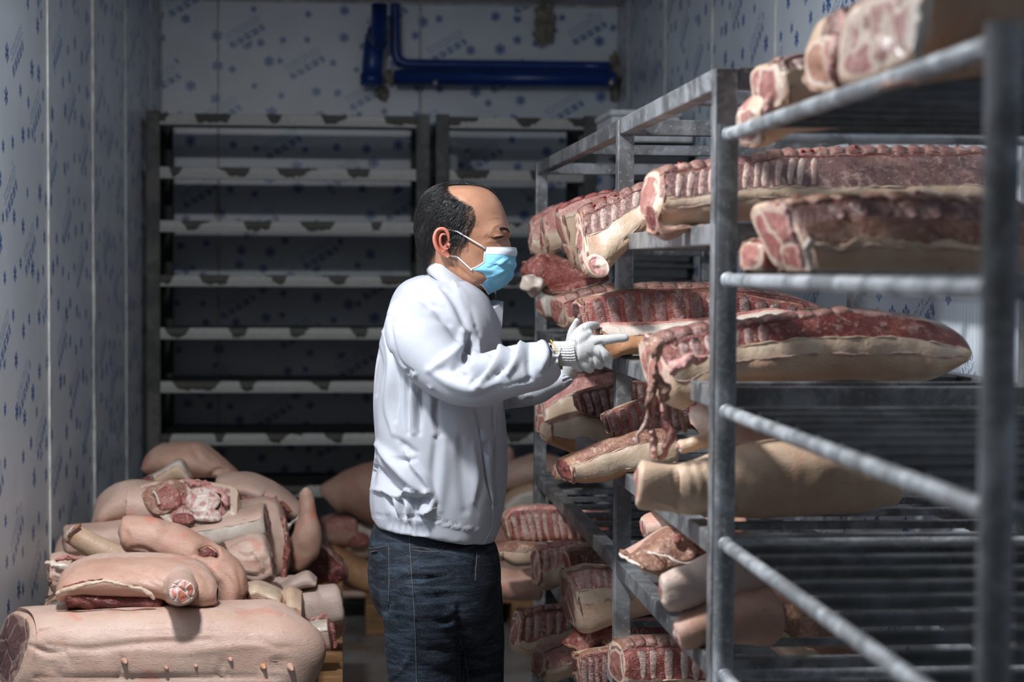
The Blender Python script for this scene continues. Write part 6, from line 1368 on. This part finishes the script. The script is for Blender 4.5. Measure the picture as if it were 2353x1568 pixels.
MV = np.array(MV); n0 = np.zeros_like(MV)
MN = normals(MV, gridF(nv, nu, False)); MN *= np.sign((MN*(MV-hw(1090, 600, 0))).sum(1))[:, None]
MS = [(c5([(990, 1040), (1040, 1000), (1100, 960)]), 4, .0035), (c5([(900, 1060), (980, 1030), (1090, 1040)]), 4, -.003), (c5([(880, 1150), (950, 1140), (1080, 1080)]), 5, .003), (c5([(900, 1200), (960, 1260), (970, 1310)]), 4, -.0025), (c5([(930, 1010), (990, 985), (1050, 940)]), 3, -.002), (c5([(960, 1190), (1050, 1150), (1130, 1080)]), 4, -.002)]
MV = sculpt(MV, MN, MS); MV = MV+MN*.002
cutr = int(nv*.13)
Fm = gridF(nv, nu, False); inner_ = MV-MN*.0012
def patch(name, sel, mat, off=0.0):
    us = sorted({i for f in sel for i in f}); mp = {v: i for i, v in enumerate(us)}; a = MV[us]+MN[us]*off; b = inner_[us]; n_ = len(us)
    return obj(name, np.vstack([a, b]), [tuple(mp[i] for i in f) for f in sel]+[tuple(n_+mp[i] for i in f[::-1]) for f in sel], mat, mask)
mask = empty('face_mask', hw(1130, 620, .03)); mask.parent = man; mask.location = tuple(hw(1130, 620, .03)-origin(man))
nc_ = nu-1
patch('mask_panel', [f for k, f in enumerate(Fm) if k//nc_ >= cutr], 'mask_blue'); patch('nose_strip', [f for k, f in enumerate(Fm) if k//nc_ < cutr+1], 'mask_white', .0006)
for i_ in (0, nu-1): 
    e_ = MV.reshape(nv, nu, 3)[:, i_ if i_ == 0 else nu-1]; tube('side_hem', e_, .0016, 'mask_white', mask, 8)
tube('bottom_hem', MV.reshape(nv, nu, 3)[nv-1], .0016, 'mask_white', mask, 8); tube('top_hem', MV.reshape(nv, nu, 3)[0], .0012, 'mask_white', mask, 8)
for sg in (1, -1):
    G_ = MV.reshape(nv, nu, 3); e_ = G_[:, nu-1] if sg > 0 else G_[:, 0]
    tp = e_[1]; bt = e_[int(nv*.83)]
    q = [tp, (tp+hw(1047, 531, sg*.080))/2+sH*sg*.006, hw(1047, 531, sg*.082)]
    if sg > 0: q = [tp]+list(path_on(th, [(1109, 567), (1050, 532)], 14, .0060))+[hw(1046, 530, .084)]
    tube('ear_loop', q, .0016, 'elastic_white', mask, 8)
    q = [bt, (bt+hw(1048, 590, sg*.076))/2+sH*sg*.004, hw(1048, 590, sg*.078)]
    if sg > 0: q = list(path_on(th, [(1084, 621), (1051, 591)], 12, .0022))+[hw(1047, 588, .078)]
    tube('ear_loop', q, .0016, 'elastic_white', mask, 8)

# --- gloves
def finger(rows): 
    q = np.array(rows, float); c = cr(q, 16); C = np.array([P(a[0], a[1], a[2]) for a in c]); r_ = c[:, 3]*c[:, 2]/FPX
    # rounded tip
    d = C[-1]-C[-2]; d /= np.linalg.norm(d); tip = [C[-1]+d*r_[-1]*k for k in (.4, .75, .95)]; rt = [r_[-1]*k for k in (.9, .62, .28)]
    return tubeVF(np.vstack([C, tip]), np.r_[r_, rt], 14)
YG = 3.70
gl = remesh([limb([(1312, 812, YG, 29, .019), (1335, 806, YG, 31, .020), (1355, 800, YG, 27, .019), (1372, 797, YG, 17, .015)], 14, 20),
             finger([(1318, 788, YG, 17), (1334, 766, YG+.005, 16), (1348, 754, YG+.015, 13.5), (1362, 749, YG+.03, 11), (1370, 749, YG+.04, 9.5)]),
             finger([(1322, 790, YG, 20), (1340, 776, YG, 17), (1352, 768, YG+.004, 12)]),
             finger([(1345, 792, YG, 17), (1375, 784, YG-.005, 14), (1410, 779, YG-.010, 11), (1437, 777, YG-.010, 10)]),
             finger([(1350, 802, YG, 16), (1374, 806, YG-.008, 14), (1390, 816, YG-.012, 12), (1398, 826, YG, 11)]),
             finger([(1345, 815, YG, 16), (1362, 826, YG-.004, 13), (1374, 836, YG, 11.5), (1378, 840, YG+.012, 10.5)]),
             finger([(1330, 820, YG, 16), (1345, 838, YG, 13), (1354, 847, YG+.004, 11), (1356, 849, YG+.012, 10)]),
             finger([(1316, 825, YG, 18), (1328, 838, YG, 14), (1333, 846, YG+.004, 11)])], .0024, 3)
V, Nn, F = gl
gS = [(xf([(1260, 610), (1220, 570), (1140, 590)], 1150, 680, .1913), 3, -.003), (xf([(1050, 690), (1110, 760), (1130, 860)], 1150, 680, .1913), 3, -.003), (xf([(1200, 650), (1210, 720), (1230, 790)], 1150, 680, .1913), 2.5, -.003), (xf([(930, 820), (960, 860), (1000, 900)], 1150, 680, .1913), 3, -.003), (xf([(900, 420), (920, 650), (900, 850)], 1150, 680, .1913), 4, -.0025), (xf([(1080, 430), (1010, 400), (1000, 360)], 1150, 680, .1913), 3, -.002)]
V = sculpt(V, normals(V, F), gS)
ge = empty('glove', P(1340, 850, YG)); ge.parent = man; ge.location = tuple(P(1340, 850, YG)-origin(man))
obj('glove_hand', V, F, 'glove_knit', ge)
def ribcuff(rows, root, nr_=30):
    c = cr(rows, 26); A = np.linspace(0, 2*np.pi, nr_*8, endpoint=False); out = []
    C = np.array([P(a[0], a[1], a[2]) for a in c]); d = np.gradient(C, axis=0); d /= np.linalg.norm(d, axis=1)[:, None]
    for k in range(len(c)):
        s1 = np.cross(d[k], [0, 1, 0]); s1 /= np.linalg.norm(s1); s2 = np.cross(s1, d[k]); r = c[k][3]*c[k][2]/FPX; e = c[k][4]
        for a in A: m_ = 1+.035*math.cos(a*nr_); out.append(C[k]+s1*r*m_*math.cos(a)+s2*e*m_*math.sin(a))
    return obj('knit_cuff', np.array(out), gridF(len(c), nr_*8), 'glove_knit', root)
ribcuff([(1270, 812, 3.713, 27, .027), (1290, 813, 3.71, 27.5, .0265), (1310, 813, 3.705, 29, .0255), (1326, 811, 3.70, 30.5, .0225)], ge)
A = np.linspace(0, 2*np.pi, 40, endpoint=False); ce = P(1271, 812, 3.713)
rg_ = np.array([P(1276, 812, 3.713)+np.array([-.010*math.cos(a)*1.0, .0285*math.sin(a), .0275*math.cos(a)]) for a in A]); V, F = tubeVF(np.vstack([rg_, rg_[:1]]), .0009, 6, cap=False, ref=(1, 0, 0)); obj('yellow_edge', V, F, 'yellow_thread', ge)
YL = 3.86
gl = remesh([limb([(1308, 862, YL+.02, 17, .018), (1316, 830, YL, 22, .02), (1326, 790, YL, 26, .018), (1332, 762, YL, 20, .016)], 14, 18),
             finger([(1316, 790, YL, 18), (1319, 765, YL-.01, 15), (1324, 748, YL-.02, 11), (1327, 736, YL-.03, 7)]),
             finger([(1335, 790, YL, 11), (1350, 790, YL-.01, 10), (1372, 785, YL-.02, 9), (1392, 780, YL-.03, 8.5)]),
             finger([(1335, 800, YL, 11), (1352, 802, YL-.01, 10), (1374, 800, YL-.02, 9), (1394, 798, YL-.03, 8.5)]),
             finger([(1332, 812, YL, 11), (1350, 815, YL-.01, 10), (1368, 815, YL-.02, 9), (1384, 812, YL-.03, 8.5)]),
             finger([(1330, 822, YL, 10), (1345, 828, YL-.01, 9), (1360, 830, YL-.02, 8.5), (1370, 828, YL-.03, 8)])], .0028, 3)
g2 = empty('glove', P(1330, 850, YL)); g2.parent = man; g2.location = tuple(P(1330, 850, YL)-origin(man))
obj('glove_hand', gl[0], gl[2], 'glove_knit', g2)
